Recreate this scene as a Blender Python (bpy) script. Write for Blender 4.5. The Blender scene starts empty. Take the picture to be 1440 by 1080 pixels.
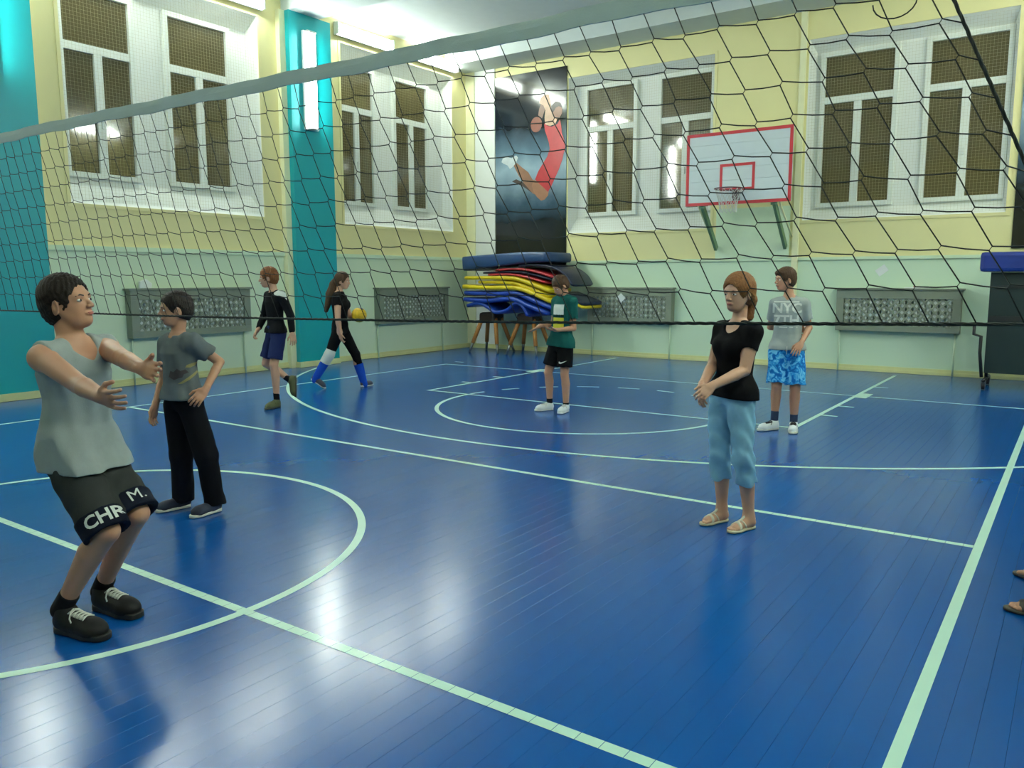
import bpy, bmesh, math, random
import numpy as np
from mathutils import Vector, Matrix
from mathutils.bvhtree import BVHTree

random.seed(7)
SC = bpy.context.scene
COL = SC.collection

# ------------------------------------------------------------------ camera
YAW, PITCH, ROLL = -0.61436, -0.13055, 0.0015
CAM_POS = Vector((4.888, -2.226, 1.548))
fwd = Vector((math.sin(YAW)*math.cos(PITCH), math.cos(YAW)*math.cos(PITCH), math.sin(PITCH)))
rgt = Vector((math.cos(YAW), -math.sin(YAW), 0))
up_ = rgt.cross(fwd)
r2 = rgt*math.cos(ROLL) - up_*math.sin(ROLL)
u2 = up_*math.cos(ROLL) + rgt*math.sin(ROLL)
cd = bpy.data.cameras.new('camera')
cd.sensor_width = 36.0
cd.lens = 1133.05*36.0/1440.0
cd.clip_start = 0.05
cam = bpy.data.objects.new('camera', cd)
COL.objects.link(cam)
cam.matrix_world = Matrix(((r2.x, u2.x, -fwd.x, CAM_POS.x), (r2.y, u2.y, -fwd.y, CAM_POS.y), (r2.z, u2.z, -fwd.z, CAM_POS.z), (0, 0, 0, 1)))
SC.camera = cam

# ------------------------------------------------------------------ world and exposure (night outside)
w = bpy.data.worlds.new('night'); SC.world = w; w.use_nodes = True
w.node_tree.nodes['Background'].inputs[0].default_value = (0.02, 0.025, 0.04, 1)
w.node_tree.nodes['Background'].inputs[1].default_value = 0.3
vs = SC.view_settings
vs.view_transform = 'Standard'; vs.look = 'None'; vs.exposure = 0.0; vs.gamma = 1.0
vs.use_curve_mapping = False
TUBE_POWER = 112.0            # radiance of the fluorescent tubes
TUBE_COLOR = (0.92, 1.0, 0.90)

# ------------------------------------------------------------------ materials
def lin(c):
    return tuple((v/255/12.92 if v/255 <= 0.04045 else ((v/255+0.055)/1.055)**2.4) for v in c)

MATS = {}
def mat(name, rgb, rough=0.6, metal=0.0, var=0.08, vscale=6.0, bump=0.0, bscale=60.0, spec=0.5, coat=0.0, sheen=0.0, sss=0.0):
    """Procedural principled material: base colour with a little noise, optional fine bump."""
    if name in MATS: return MATS[name]
    m = bpy.data.materials.new(name); m.use_nodes = True
    nt = m.node_tree; b = nt.nodes['Principled BSDF']
    c = lin(rgb)
    b.inputs['Roughness'].default_value = rough
    b.inputs['Metallic'].default_value = metal
    b.inputs['Specular IOR Level'].default_value = spec
    b.inputs['Coat Weight'].default_value = coat
    b.inputs['Coat Roughness'].default_value = 0.12
    b.inputs['Sheen Weight'].default_value = sheen
    if sss:
        b.inputs['Subsurface Weight'].default_value = sss
        b.inputs['Subsurface Radius'].default_value = (0.01, 0.004, 0.002)
    tc = nt.nodes.new('ShaderNodeTexCoord')
    nz = nt.nodes.new('ShaderNodeTexNoise'); nz.inputs['Scale'].default_value = vscale; nz.inputs['Detail'].default_value = 4
    nt.links.new(tc.outputs['Object'], nz.inputs['Vector'])
    mx = nt.nodes.new('ShaderNodeMix'); mx.data_type = 'RGBA'
    lo = tuple(max(0, v*(1-var)) for v in c); hi = tuple(min(1, v*(1+var)) for v in c)
    mx.inputs[6].default_value = (*lo, 1); mx.inputs[7].default_value = (*hi, 1)
    nt.links.new(nz.outputs['Fac'], mx.inputs[0]); nt.links.new(mx.outputs[2], b.inputs['Base Color'])
    if bump:
        n2 = nt.nodes.new('ShaderNodeTexNoise'); n2.inputs['Scale'].default_value = bscale; n2.inputs['Detail'].default_value = 3
        nt.links.new(tc.outputs['Object'], n2.inputs['Vector'])
        bp = nt.nodes.new('ShaderNodeBump'); bp.inputs['Strength'].default_value = bump; bp.inputs['Distance'].default_value = 0.004
        nt.links.new(n2.outputs['Fac'], bp.inputs['Height']); nt.links.new(bp.outputs['Normal'], b.inputs['Normal'])
    MATS[name] = m
    return m

def emit(name, rgb, power):
    if name in MATS: return MATS[name]
    m = bpy.data.materials.new(name); m.use_nodes = True
    b = m.node_tree.nodes['Principled BSDF']
    b.inputs['Base Color'].default_value = (0.9, 0.9, 0.9, 1)
    b.inputs['Emission Color'].default_value = (*rgb, 1); b.inputs['Emission Strength'].default_value = power
    MATS[name] = m
    return m

def wall_paint(name, upper, lower, zsplit):
    """Two-tone wall paint: the boundary is a painted line at height zsplit."""
    m = mat(name, upper, rough=0.5, var=0.05, vscale=2.0, bump=0.15, bscale=25)
    nt = m.node_tree; b = nt.nodes['Principled BSDF']
    old = b.inputs['Base Color'].links[0].from_socket
    g = nt.nodes.new('ShaderNodeNewGeometry'); sp = nt.nodes.new('ShaderNodeSeparateXYZ')
    nt.links.new(g.outputs['Position'], sp.inputs[0])
    gt = nt.nodes.new('ShaderNodeMath'); gt.operation = 'GREATER_THAN'; gt.inputs[1].default_value = zsplit
    nt.links.new(sp.outputs['Z'], gt.inputs[0])
    mx = nt.nodes.new('ShaderNodeMix'); mx.data_type = 'RGBA'
    mx.inputs[6].default_value = (*lin(lower), 1)
    nt.links.new(old, mx.inputs[7]); nt.links.new(gt.outputs[0], mx.inputs[0]); nt.links.new(mx.outputs[2], b.inputs['Base Color'])
    return m

M_WALL_L = wall_paint('wall paint left', (228, 220, 162), (212, 230, 200), 1.98)
M_WALL_B = wall_paint('wall paint back', (228, 222, 164), (206, 230, 202), 1.88)
M_CREAM = mat('cream paint', (232, 232, 190), 0.5, bump=0.1)
M_MINT = mat('mint paint', (208, 228, 198), 0.45, bump=0.1)
M_TEAL = mat('teal paint', (0, 156, 164), 0.42, var=0.04, bump=0.1)
M_WHITE = mat('white plaster', (234, 238, 232), 0.5, var=0.04, bump=0.08)
M_FRAME = mat('white gloss window paint', (228, 234, 226), 0.35, var=0.03)
M_CEIL = mat('ceiling whitewash', (205, 214, 212), 0.8, var=0.05)
M_GREYWOOD = mat('grey painted wood', (124, 134, 118), 0.55, var=0.1, bump=0.15)
M_RADIATOR = mat('radiator enamel', (206, 214, 210), 0.35)
M_GAP = mat('dark gap', (6, 24, 50), 0.8)
M_LINE = mat('court line paint', (186, 226, 208), 0.4, var=0.05, vscale=9, coat=0.2)
M_BASE = mat('skirting paint', (212, 214, 156), 0.45, var=0.08)
M_PANE = mat('night glass', (84, 76, 46), 0.06, var=0.25, vscale=1.2, spec=0.9)
M_WIRE = mat('brass wire', (180, 172, 136), 0.6)
M_WHITEMETAL = mat('white lamp housing', (225, 230, 228), 0.4)
M_TUBE = emit('fluorescent tube', TUBE_COLOR, TUBE_POWER)

def floor_paint():
    m = mat('blue floor paint', (3, 75, 146), rough=0.22, var=0.08, vscale=3.0, spec=0.34)
    nt = m.node_tree; b = nt.nodes['Principled BSDF']
    tc = nt.nodes.new('ShaderNodeNewGeometry')
    mp = nt.nodes.new('ShaderNodeMapping'); mp.inputs['Scale'].default_value = (14, 2.2, 1)
    nt.links.new(tc.outputs['Position'], mp.inputs['Vector'])
    n = nt.nodes.new('ShaderNodeTexNoise'); n.inputs['Scale'].default_value = 1.0; n.inputs['Detail'].default_value = 5
    nt.links.new(mp.outputs[0], n.inputs['Vector'])
    bp = nt.nodes.new('ShaderNodeBump'); bp.inputs['Strength'].default_value = 0.025; bp.inputs['Distance'].default_value = 0.006
    nt.links.new(n.outputs['Fac'], bp.inputs['Height']); nt.links.new(bp.outputs['Normal'], b.inputs['Normal'])
    # wear makes the gloss uneven
    n2 = nt.nodes.new('ShaderNodeTexNoise'); n2.inputs['Scale'].default_value = 2.2; n2.inputs['Detail'].default_value = 6
    nt.links.new(tc.outputs['Position'], n2.inputs['Vector'])
    mr = nt.nodes.new('ShaderNodeMapRange'); mr.inputs['From Min'].default_value = 0.3; mr.inputs['From Max'].default_value = 0.7
    mr.inputs['To Min'].default_value = 0.205; mr.inputs['To Max'].default_value = 0.225
    nt.links.new(n2.outputs['Fac'], mr.inputs[0]); nt.links.new(mr.outputs[0], b.inputs['Roughness'])
    return m
M_FLOOR = floor_paint()

# ------------------------------------------------------------------ mesh helpers
def link(o, parent=None):
    COL.objects.link(o)
    if parent is not None: o.parent = parent
    return o

class MB:
    def __init__(self): self.v = []; self.f = []
    def add(self, vs, fs):
        k = len(self.v); self.v += [tuple(x) for x in vs]; self.f += [tuple(i+k for i in f) for f in fs]; return self
    def box(self, lo, hi):
        x0, y0, z0 = lo; x1, y1, z1 = hi
        return self.add([(x0,y0,z0),(x1,y0,z0),(x1,y1,z0),(x0,y1,z0),(x0,y0,z1),(x1,y0,z1),(x1,y1,z1),(x0,y1,z1)],
                        [(3,2,1,0),(4,5,6,7),(0,1,5,4),(1,2,6,5),(2,3,7,6),(3,0,4,7)])
    def obox(self, c, ax, h):
        c = Vector(c); A = [Vector(a).normalized()*s for a, s in zip(ax, h)]
        vs = [c+sx*A[0]+sy*A[1]+sz*A[2] for sz in (-1,1) for sx, sy in ((-1,-1),(1,-1),(1,1),(-1,1))]
        return self.add(vs, [(3,2,1,0),(4,5,6,7),(0,1,5,4),(1,2,6,5),(2,3,7,6),(3,0,4,7)])
    def bar(self, a, b, wd, th, upv=(0,0,1)):
        a = Vector(a); b = Vector(b); d = b-a; u = Vector(upv); s = d.cross(u)
        if s.length < 1e-6: s = d.cross(Vector((1,0,0)))
        s.normalize(); u = s.cross(d).normalized()
        return self.obox((a+b)/2, (d, s, u), (d.length/2, wd/2, th/2))
    def tube(self, pts, r, seg=8, closed=False, cap=True):
        pts = [Vector(p) for p in pts]; n = len(pts); rs = r if isinstance(r, (list, tuple)) else [r]*n
        k = len(self.v); prev = None
        for i, p in enumerate(pts):
            if closed: t = pts[(i+1) % n]-pts[i-1]
            else: t = pts[min(i+1, n-1)]-pts[max(i-1, 0)]
            t.normalize()
            if prev is None:
                a = t.cross(Vector((0,0,1)))
                if a.length < 1e-3: a = t.cross(Vector((1,0,0)))
            else: a = prev - t*prev.dot(t)
            a.normalize(); prev = a; b = t.cross(a)
            for j in range(seg):
                q = 2*math.pi*j/seg
                self.v.append(tuple(p + (a*math.cos(q)+b*math.sin(q))*rs[i]))
        for i in range(n if closed else n-1):
            i2 = (i+1) % n
            for j in range(seg):
                j2 = (j+1) % seg
                self.f.append((k+i*seg+j, k+i*seg+j2, k+i2*seg+j2, k+i2*seg+j))
        if cap and not closed:
            self.f.append(tuple(k+j for j in reversed(range(seg)))); self.f.append(tuple(k+(n-1)*seg+j for j in range(seg)))
        return self
    def prism(self, poly, o, ux, uy, un, th):
        """flat polygon (2-D points) placed at o with axes ux, uy, thickness th along un"""
        o = Vector(o); ux = Vector(ux); uy = Vector(uy); un = Vector(un); n = len(poly)
        vs = [o+ux*x+uy*y for x, y in poly] + [o+ux*x+uy*y+un*th for x, y in poly]
        fs = [tuple(reversed(range(n))), tuple(range(n, 2*n))] + [(i, (i+1) % n, n+(i+1) % n, n+i) for i in range(n)]
        return self.add(vs, fs)
    def ball(self, c, r, seg=16, rings=10, ax=None):
        c = Vector(c); R = r if isinstance(r, (list, tuple)) else (r, r, r)
        A = [Vector(a).normalized() for a in (ax or ((1,0,0),(0,1,0),(0,0,1)))]
        k = len(self.v); self.v.append(tuple(c-A[2]*R[2]))
        for i in range(1, rings):
            q = -math.pi/2+math.pi*i/rings
            for j in range(seg):
                p = 2*math.pi*j/seg
                self.v.append(tuple(c+A[0]*(R[0]*math.cos(q)*math.cos(p))+A[1]*(R[1]*math.cos(q)*math.sin(p))+A[2]*(R[2]*math.sin(q))))
        self.v.append(tuple(c+A[2]*R[2])); e = len(self.v)-1
        for j in range(seg):
            self.f.append((k, k+1+(j+1) % seg, k+1+j))
            self.f.append((e, e-seg+j, e-seg+(j+1) % seg))
        for i in range(rings-2):
            for j in range(seg):
                a = k+1+i*seg
                self.f.append((a+j, a+(j+1) % seg, a+seg+(j+1) % seg, a+seg+j))
        return self
    def build(self, name, m, parent=None, smooth=False, bevel=0.0, fix=True):
        me = bpy.data.meshes.new(name); me.from_pydata(self.v, [], self.f)
        if fix or bevel:
            bm = bmesh.new(); bm.from_mesh(me)
            if fix: bmesh.ops.recalc_face_normals(bm, faces=bm.faces)
            if bevel: bmesh.ops.bevel(bm, geom=list(bm.edges), offset=bevel, segments=2, affect='EDGES', profile=0.6)
            bm.to_mesh(me); bm.free()
        if smooth:
            me.polygons.foreach_set('use_smooth', [True]*len(me.polygons))
        me.materials.append(m); me.update()
        return link(bpy.data.objects.new(name, me), parent)

def tag(o, label=None, cat=None, group=None, kind=None):
    if label: o['label'] = label
    if cat: o['category'] = cat
    if group: o['group'] = group
    if kind: o['kind'] = kind
    return o
def thing(name, label, cat, loc=(0,0,0), group=None, kind=None):
    o = bpy.data.objects.new(name, None); o.empty_display_size = 0.1; link(o); o.location = loc
    return tag(o, label, cat, group, kind)
def struct(o, label=None): return tag(o, label, kind='structure')

# ------------------------------------------------------------------ room constants (metres, court centre = origin)
XW, YB, ZC = 6.4, 12.1, 6.2        # side walls at x = +-XW, back wall at y = YB, ceiling
YR = -9.5                          # wall behind the camera
TH = 0.45

# ------------------------------------------------------------------ floor: planks running towards the back wall
fl = struct(MB().box((-XW-TH, YR-TH, -0.12), (XW+TH, YB+TH, -0.022)).build('floor', M_GAP), 'glossy blue painted plank floor with white court lines')
BW = 0.0925
def plank_mesh():
    h = 0.5; c = 0.0005; d = 0.0005
    sec = [(-h*BW+0.0003, -0.02), (h*BW-0.0003, -0.02), (h*BW-0.0003, -d), (h*BW-0.0003-c, 0), (-h*BW+0.0003+c, 0), (-h*BW+0.0003, -d)]
    b = MB(); n = len(sec)
    b.add([(x, 0, z) for x, z in sec]+[(x, 1, z) for x, z in sec],
          [tuple(range(n)), tuple(reversed(range(n, 2*n)))]+[(i, n+i, n+(i+1) % n, (i+1) % n) for i in range(n)])
    o = b.build('plank', M_FLOOR, fl); return o
pk = plank_mesh(); first = True
nrow = int(2*XW/BW)+1
SEAMS = [-XW+i*BW for i in range(nrow+1)]
for i in range(nrow):
    j = random.uniform(1.5, 9.0); tz = random.uniform(-0.0004, 0); tr = random.gauss(0, 0.0005)
    for y0, y1 in ((YR, j-0.0001), (j+0.0001, YB)):
        o = pk if first else pk.copy()
        if not first: link(o, fl)
        first = False
        o.location = (-XW+(i+0.5)*BW, y0, tz); o.scale = (1, y1-y0, 1)
        o.rotation_euler = (0, tr, 0)

# ------------------------------------------------------------------ painted court lines (parts of the floor, split at plank seams)
LZ = 0.0010
def strip(name, quads):
    global LZ
    b = MB(); LZ += 0.00006
    for q in quads: b.add([(x, y, LZ) for x, y in q], [(0, 1, 2, 3)])
    o = b.build(name, M_LINE, fl); o.data.materials[0] = M_LINE
    return o
LW = 0.05
def x_line(y, x0, x1, wd=LW):
    qs = []; cuts = [x0]+[s for s in SEAMS if x0 < s < x1]+[x1]
    for a, c in zip(cuts, cuts[1:]):
        g = 0.0011
        qs.append(((a+g, y-wd/2), (c-g, y-wd/2), (c-g, y+wd/2), (a+g, y+wd/2)))
    return strip('court_line', qs)
def y_line(x, y0, y1, wd=LW): return strip('court_line', [((x-wd/2, y0), (x+wd/2, y0), (x+wd/2, y1), (x-wd/2, y1))])
def arc(cx, cy, r, a0, a1, wd=LW, name='court_circle', dash=None):
    n = max(16, int(abs(a1-a0)*r/0.045)); qs = []
    for i in range(n):
        if dash and (int(i*abs(a1-a0)*r/n/dash) % 2): continue
        p, q = a0+(a1-a0)*i/n, a0+(a1-a0)*(i+1)/n
        qs.append(tuple((cx+rr*math.cos(t), cy+rr*math.sin(t)) for rr, t in ((r-wd/2, p), (r+wd/2, p), (r+wd/2, q), (r-wd/2, q))))
    return strip(name, qs)
x_line(0, -4.475, 4.475)
x_line(3, -4.475, 4.475); x_line(-3, -4.475, 4.475)
x_line(9, -4.525, 4.525)
for sx in (-1, 1): y_line(sx*4.5, -9, 8.975)
arc(0, 0, 1.785, 0, 2*math.pi)
for x0 in (-2.47, 2.53): y_line(x0, 6.17, 11.7)
x_line(6.2, -2.47, 2.5)
arc(0, 6.2, 1.775, math.pi, 2*math.pi, name='court_arc')
arc(0, 6.2, 1.775, 0, math.pi, name='dashed_arc', dash=0.29)
a_w = math.acos(6.33/6.75)
arc(0, 10.45, 6.75, math.pi+a_w, 2*math.pi-a_w, name='three_point_arc')
for yy in (7.18, 7.97, 10.05):
    for sx, x0 in ((-1, -2.47), (1, 2.53)): strip('lane_tick', [((x0+sx*.02, yy-.03), (x0+sx*.2, yy-.03), (x0+sx*.2, yy+.03), (x0+sx*.02, yy+.03))])
for sx, x0 in ((-1, -2.47), (1, 2.53)): strip('lane_block', [((x0+sx*.02, 8.82), (x0+sx*.16, 8.82), (x0+sx*.16, 9.28), (x0+sx*.02, 9.28))])
strip('corner_tick', [((-4.62, 9.38), (-4.42, 9.38), (-4.42, 9.44), (-4.62, 9.44))])

# ------------------------------------------------------------------ walls
def wall_panel(name, m, axis, pos, sgn, lo, hi, z1, holes, label):
    """wall slab whose room face lies at axis=pos; sgn points out of the room; holes = [(a0,a1,z0,z1)]"""
    b = MB()
    cuts = sorted({lo, hi} | {h[0] for h in holes} | {h[1] for h in holes})
    for a, c in zip(cuts, cuts[1:]):
        zs = [(0.0, z1)]
        for h in holes:
            if h[0] <= a and c <= h[1]: zs = [(0.0, h[2]), (h[3], z1)]
        for p, q in zs:
            if axis == 0: b.box((min(pos, pos+sgn*TH), a, p), (max(pos, pos+sgn*TH), c, q))
            else: b.box((a, min(pos, pos+sgn*TH), p), (c, max(pos, pos+sgn*TH), q))
    return struct(b.build(name, m), label)

NL = [(3.43, 6.60, 2.57, 5.76), (8.40, 11.56, 2.55, 5.76)]
NB = [(-3.82, -0.78, 2.45, 5.50), (0.86, 3.84, 2.52, 5.47)]
wl = wall_panel('wall_left', M_WALL_L, 0, -XW, -1, YR, YB+TH, ZC, NL, 'yellow over mint green painted side wall')
wb = wall_panel('wall_back', M_WALL_B, 1, YB, 1, -XW, XW, ZC, NB, 'yellow over mint green painted end wall')
wr_ = wall_panel('wall_right', M_WALL_L, 0, XW, 1, YR, YB+TH, ZC, [], 'painted side wall beyond the right edge')
wf_ = wall_panel('wall_front', M_WALL_B, 1, YR, -1, -XW, XW, ZC, [], 'painted wall behind the camera')
ce = struct(MB().box((-XW-TH, YR-TH, ZC), (XW+TH, YB+TH, ZC+0.2)).build('ceiling', M_CEIL), 'whitewashed ceiling with beams')
for y0, y1 in ((-7.95, -7.25), (-2.95, -2.25), (2.1, 2.75), (7.1, 7.75)):
    MB().box((-XW+0.002, y0, ZC-0.24), (XW-0.002, y1, ZC-0.001)).build('ceiling_beam', M_CEIL, ce)
MB().box((-XW+0.002, 11.35, ZC-0.26), (XW-0.002, YB-0.002, ZC-0.001)).build('ceiling_beam', M_CEIL, ce)

# skirting, ledges
def skirting(name, a, b_):
    bb = MB()
    if name == 'baseboard_left':
        bb.box((-XW, YR, 0.003), (-XW+0.035, YB, 0.055)); bb.box((-XW, YR, 0.055), (-XW+0.018, YB, 0.1))
    elif name == 'baseboard_right':
        bb.box((XW-0.035, YR, 0.003), (XW, YB, 0.055)); bb.box((XW-0.018, YR, 0.055), (XW, YB, 0.1))
    else:
        bb.box((-XW+0.036, YB-0.035, 0.003), (XW-0.036, YB, 0.055)); bb.box((-XW+0.036, YB-0.018, 0.055), (XW-0.036, YB, 0.1))
    struct(bb.build(name, M_BASE), a)
skirting('baseboard_left', 'pale skirting along the side wall', 0)
skirting('baseboard_right', 'pale skirting along the right wall', 0)
skirting('baseboard_back', 'pale skirting along the end wall', 0)
struct(MB().box((-XW, 3.0, 1.93), (-XW+0.035, 7.0, 2.0)).box((-XW, 8.1, 1.93), (-XW+0.035, YB, 2.0)).build('trim_1', M_MINT), 'narrow mint ledge along the side wall')
struct(MB().box((-3.8, YB-0.03, 1.845), (3.9, YB, 1.895)).build('trim_2', M_MINT), 'narrow mint ledge along the end wall')
struct(MB().box((-0.66, YB-0.025, 1.9), (0.66, YB, 2.78)).build('trim_3', M_MINT), 'raised mint panel on the end wall under the backboard')
struct(MB().box((0.72, YB-0.05, 0.1), (0.82, YB, ZC-0.26)).build('trim_4', M_CREAM), 'cream strip beside the right window niche')
struct(MB().box((-XW, YB-0.06, 0.1), (-6.17, YB, ZC-0.26)).build('trim_5', M_CREAM), 'cream corner strip beside the poster')
struct(MB().box((-6.17, YB-0.03, 0.1), (-5.64, YB, ZC-0.26)).build('trim_6', M_WHITE), 'whitish wall panel between corner and poster')

# pilasters (cream step with teal face)
k = 7
for sx, nm in ((-1, 'left'), (1, 'right')):
    for yc in (-7.46, -2.46, 2.54, 7.545):
        x0 = sx*XW
        b = MB(); xs = sorted((x0, x0-sx*0.10)); b.box((xs[0], yc-0.57, 0.0), (xs[1], yc+0.5, ZC-0.24))
        p = struct(b.build('trim_%d' % k, M_CREAM), 'cream wall pilaster with a teal painted face, %s wall' % nm); k += 1
        xs = sorted((x0-sx*0.10, x0-sx*0.20))
        MB().box((xs[0], yc-0.455, 0.10), (xs[1], yc+0.455, ZC-0.24)).build('teal_face', M_TEAL, p)
        xs = sorted((x0-sx*0.10, x0-sx*0.215))
        MB().box((xs[0], yc-0.47, 0.003), (xs[1], yc+0.47, 0.10)).build('pilaster_base', M_BASE, p)

# ------------------------------------------------------------------ window niches: splayed plaster surround, wire screen, two windows each
wcount = 0
def niche(axis, pos, sgn, hole, wins, zsill, ztop, ztrans, idx, wall):
    """axis 0: niche in the side wall (runs along y); axis 1: in the end wall (runs along x)"""
    global wcount, k
    a0, a1, z0, z1 = hole; dep = 0.24; ins = 0.07
    def P(a, d, z): return (pos+sgn*d, a, z) if axis == 0 else (a, pos+sgn*d, z)
    b0, b1, s0, s1 = a0+ins, a1-ins, zsill-0.10, ztop+0.10
    b = MB()
    fr = [P(a0,0,z0), P(a1,0,z0), P(a1,0,z1), P(a0,0,z1)]; bk = [P(b0,dep,s0), P(b1,dep,s0), P(b1,dep,s1), P(b0,dep,s1)]
    out = [P(a0,dep+0.06,z0), P(a1,dep+0.06,z0), P(a1,dep+0.06,z1), P(a0,dep+0.06,z1)]
    b.add(fr+bk+out, [(0,1,5,4), (1,2,6,5), (2,3,7,6), (3,0,4,7), (4,5,6,7), (0,1,9,8), (1,2,10,9), (2,3,11,10), (3,0,8,11), (8,9,10,11)])
    sur = struct(b.build('trim_%d' % k, M_WHITE), 'white plastered window niche in the %s wall' % wall); k += 1
    # narrow raised edge of the niche
    e = MB(); g = 0.05
    for (p, q, r, s) in ((a0-g, a0, z0-g, z1+g), (a1, a1+g, z0-g, z1+g), (a0, a1, z1, z1+g), (a0, a1, z0-g, z0)):
        lo = P(p, -0.012, r); hi = P(q, 0.0, s)
        e.box(tuple(map(min, lo, hi)), tuple(map(max, lo, hi)))
    e.build('niche_edge', M_WALL_L if axis == 0 else M_WALL_B, sur)
    # wire screen, many fine wires
    sc = MB(); st = 0.048; t = 0.0007; d = 0.03
    y = a0+0.03
    while y < a1-0.02:
        lo = P(y-t, d-t, z0+0.03); hi = P(y+t, d+t, z1-0.03); sc.box(tuple(map(min, lo, hi)), tuple(map(max, lo, hi))); y += st
    z = z0+0.03
    while z < z1-0.02:
        lo = P(a0+0.01, d-t, z-t); hi = P(a1-0.01, d+t, z+t); sc.box(tuple(map(min, lo, hi)), tuple(map(max, lo, hi))); z += st
    tag(sc.build('wire_screen', M_WIRE, sur, fix=False), kind='stuff')
    for (p, q) in wins:
        wcount += 1
        W = struct(thing('window_%d' % wcount, None, None, P((p+q)/2, dep, zsill)))
        ox, oy, oz = W.location
        def bx(name, u0, u1, v0, v1, d0, d1, m, par, bevel=0.0):
            lo = P(u0, d0, v0); hi = P(u1, d1, v1)
            lo, hi = tuple(map(min, lo, hi)), tuple(map(max, lo, hi))
            return MB().box((lo[0]-ox, lo[1]-oy, lo[2]-oz), (hi[0]-ox, hi[1]-oy, hi[2]-oz)).build(name, m, par, bevel=bevel)
        f = 0.075; fr0 = dep-0.075; fr1 = dep-0.001
        bx('jamb', p-f, p, zsill-f, ztop+f, fr0, fr1, M_FRAME, W, 0.006); bx('jamb', q, q+f, zsill-f, ztop+f, fr0, fr1, M_FRAME, W, 0.006)
        bx('head', p, q, ztop, ztop+f, fr0, fr1, M_FRAME, W, 0.006); bx('sill', p, q, zsill-f, zsill, fr0, fr1, M_FRAME, W, 0.006)
        bx('transom', p, q, ztrans-0.055, ztrans+0.055, fr0+0.01, fr1, M_FRAME, W, 0.005)
        c = (p+q)/2
        bx('mullion', c-0.06, c+0.06, zsill, ztrans-0.055, fr0+0.01, fr1, M_FRAME, W, 0.005)
        bx('pane', p, q, ztrans+0.055, ztop, dep-0.022, dep-0.012, M_PANE, W)
        bx('pane', p, c-0.06, zsill, ztrans-0.055, dep-0.022, dep-0.012, M_PANE, W)
        bx('pane', c+0.06, q, zsill, ztrans-0.055, dep-0.022, dep-0.012, M_PANE, W)
        bx('handle', c-0.012, c+0.012, zsill+0.62, zsill+0.74, fr0-0.02, fr0+0.012, M_FRAME, W)
        W['label'] = 'white casement window with dark night panes, %s wall' % wall
niche(0, -XW, -1, NL[0], [(3.56, 4.50), (5.12, 6.12)], 3.02, 5.43, 4.69, 1, 'side')
niche(0, -XW, -1, NL[1], [(8.53, 9.36), (10.02, 10.93)], 3.0, 5.43, 4.69, 2, 'side')
niche(1, YB, 1, NB[0], [(-3.48, -2.46), (-1.88, -0.90)], 2.86, 5.25, 4.49, 3, 'end')
niche(1, YB, 1, NB[1], [(1.09, 2.15), (2.68, 3.71)], 2.81, 5.19, 4.49, 4, 'end')

# ------------------------------------------------------------------ fluorescent lamps on the walls
def lamp(label, c, axis, length, inward, group=None):
    """twin-tube batten: c = centre on the wall face, axis 'y' or 'z', inward = +-1 (x into the room)"""
    o = thing('wall_lamp', label, 'lamp', c, group)
    def bx(name, a0, a1, s0, s1, d0, d1, m, bev=0.0):
        lo = [min(inward*d0, inward*d1), 0, 0]; hi = [max(inward*d0, inward*d1), 0, 0]
        if axis == 'z': lo[1], hi[1], lo[2], hi[2] = s0, s1, a0, a1
        else: lo[1], hi[1], lo[2], hi[2] = a0, a1, s0, s1
        return MB().box(lo, hi).build(name, m, o, bevel=bev)
    h = length/2
    hw = 0.14 if axis == 'z' else 0.11
    bx('housing', -h, h, -hw, hw, 0.0, 0.05, M_WHITEMETAL, 0.006)
    for s in (-0.06, 0.06):
        pts = [((inward*0.085), s, t) if axis == 'z' else ((inward*0.085), t, s) for t in (-h+0.03, 0, h-0.03)]
        MB().tube(pts, 0.02, 10).build('tube', M_TUBE, o, smooth=True)
    for s in (-h+0.015, h-0.015): bx('end_cap', s-0.015, s+0.015, -0.10, 0.10, 0.0501, 0.115, M_WHITEMETAL, 0.004)
    return o
LAMPG = 'wall lamps outside the picture'
lamp('vertical twin tube lamp on the teal pilaster between the side windows', (-XW+0.205, 7.48, 4.88), 'z', 1.62, 1)
lamp('vertical twin tube lamp on the teal pilaster at the left edge', (-XW+0.205, 2.40, 4.88), 'z', 1.62, 1)
lamp('horizontal tube lamp over the side window niche nearest the pilaster', (-XW+0.04, 8.95, 5.96), 'y', 1.45, 1)
lamp('horizontal tube lamp over the side window niche nearest the corner', (-XW+0.04, 10.9, 5.96), 'y', 1.45, 1)
lamp('horizontal tube lamp high over the nearer side window, right one', (-XW+0.04, 5.95, 5.96), 'y', 1.45, 1)
for (x, y, z, ax, s) in ((-1, 4.0, 5.96, 'y', 1), (-1, 0.95, 5.96, 'y', 1), (-1, -1.0, 5.96, 'y', 1), (-1, -2.5, 4.88, 'z', 1),
                         (1, 10.9, 5.96, 'y', -1), (1, 8.95, 5.96, 'y', -1), (1, 5.95, 5.96, 'y', -1), (1, 4.0, 5.96, 'y', -1), (1, 7.5, 4.88, 'z', -1),
                         (1, 0.95, 5.96, 'y', -1), (1, -1.0, 5.96, 'y', -1), (1, 2.5, 4.88, 'z', -1), (1, -5.0, 5.96, 'y', -1), (-1, -5.0, 5.96, 'y', 1)):
    lamp('horizontal or vertical tube lamp on a wall outside the picture', (x*(XW-(0.205 if ax == 'z' else 0.04)), y, z), ax, 1.62 if ax == 'z' else 1.45, s, LAMPG)

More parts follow.
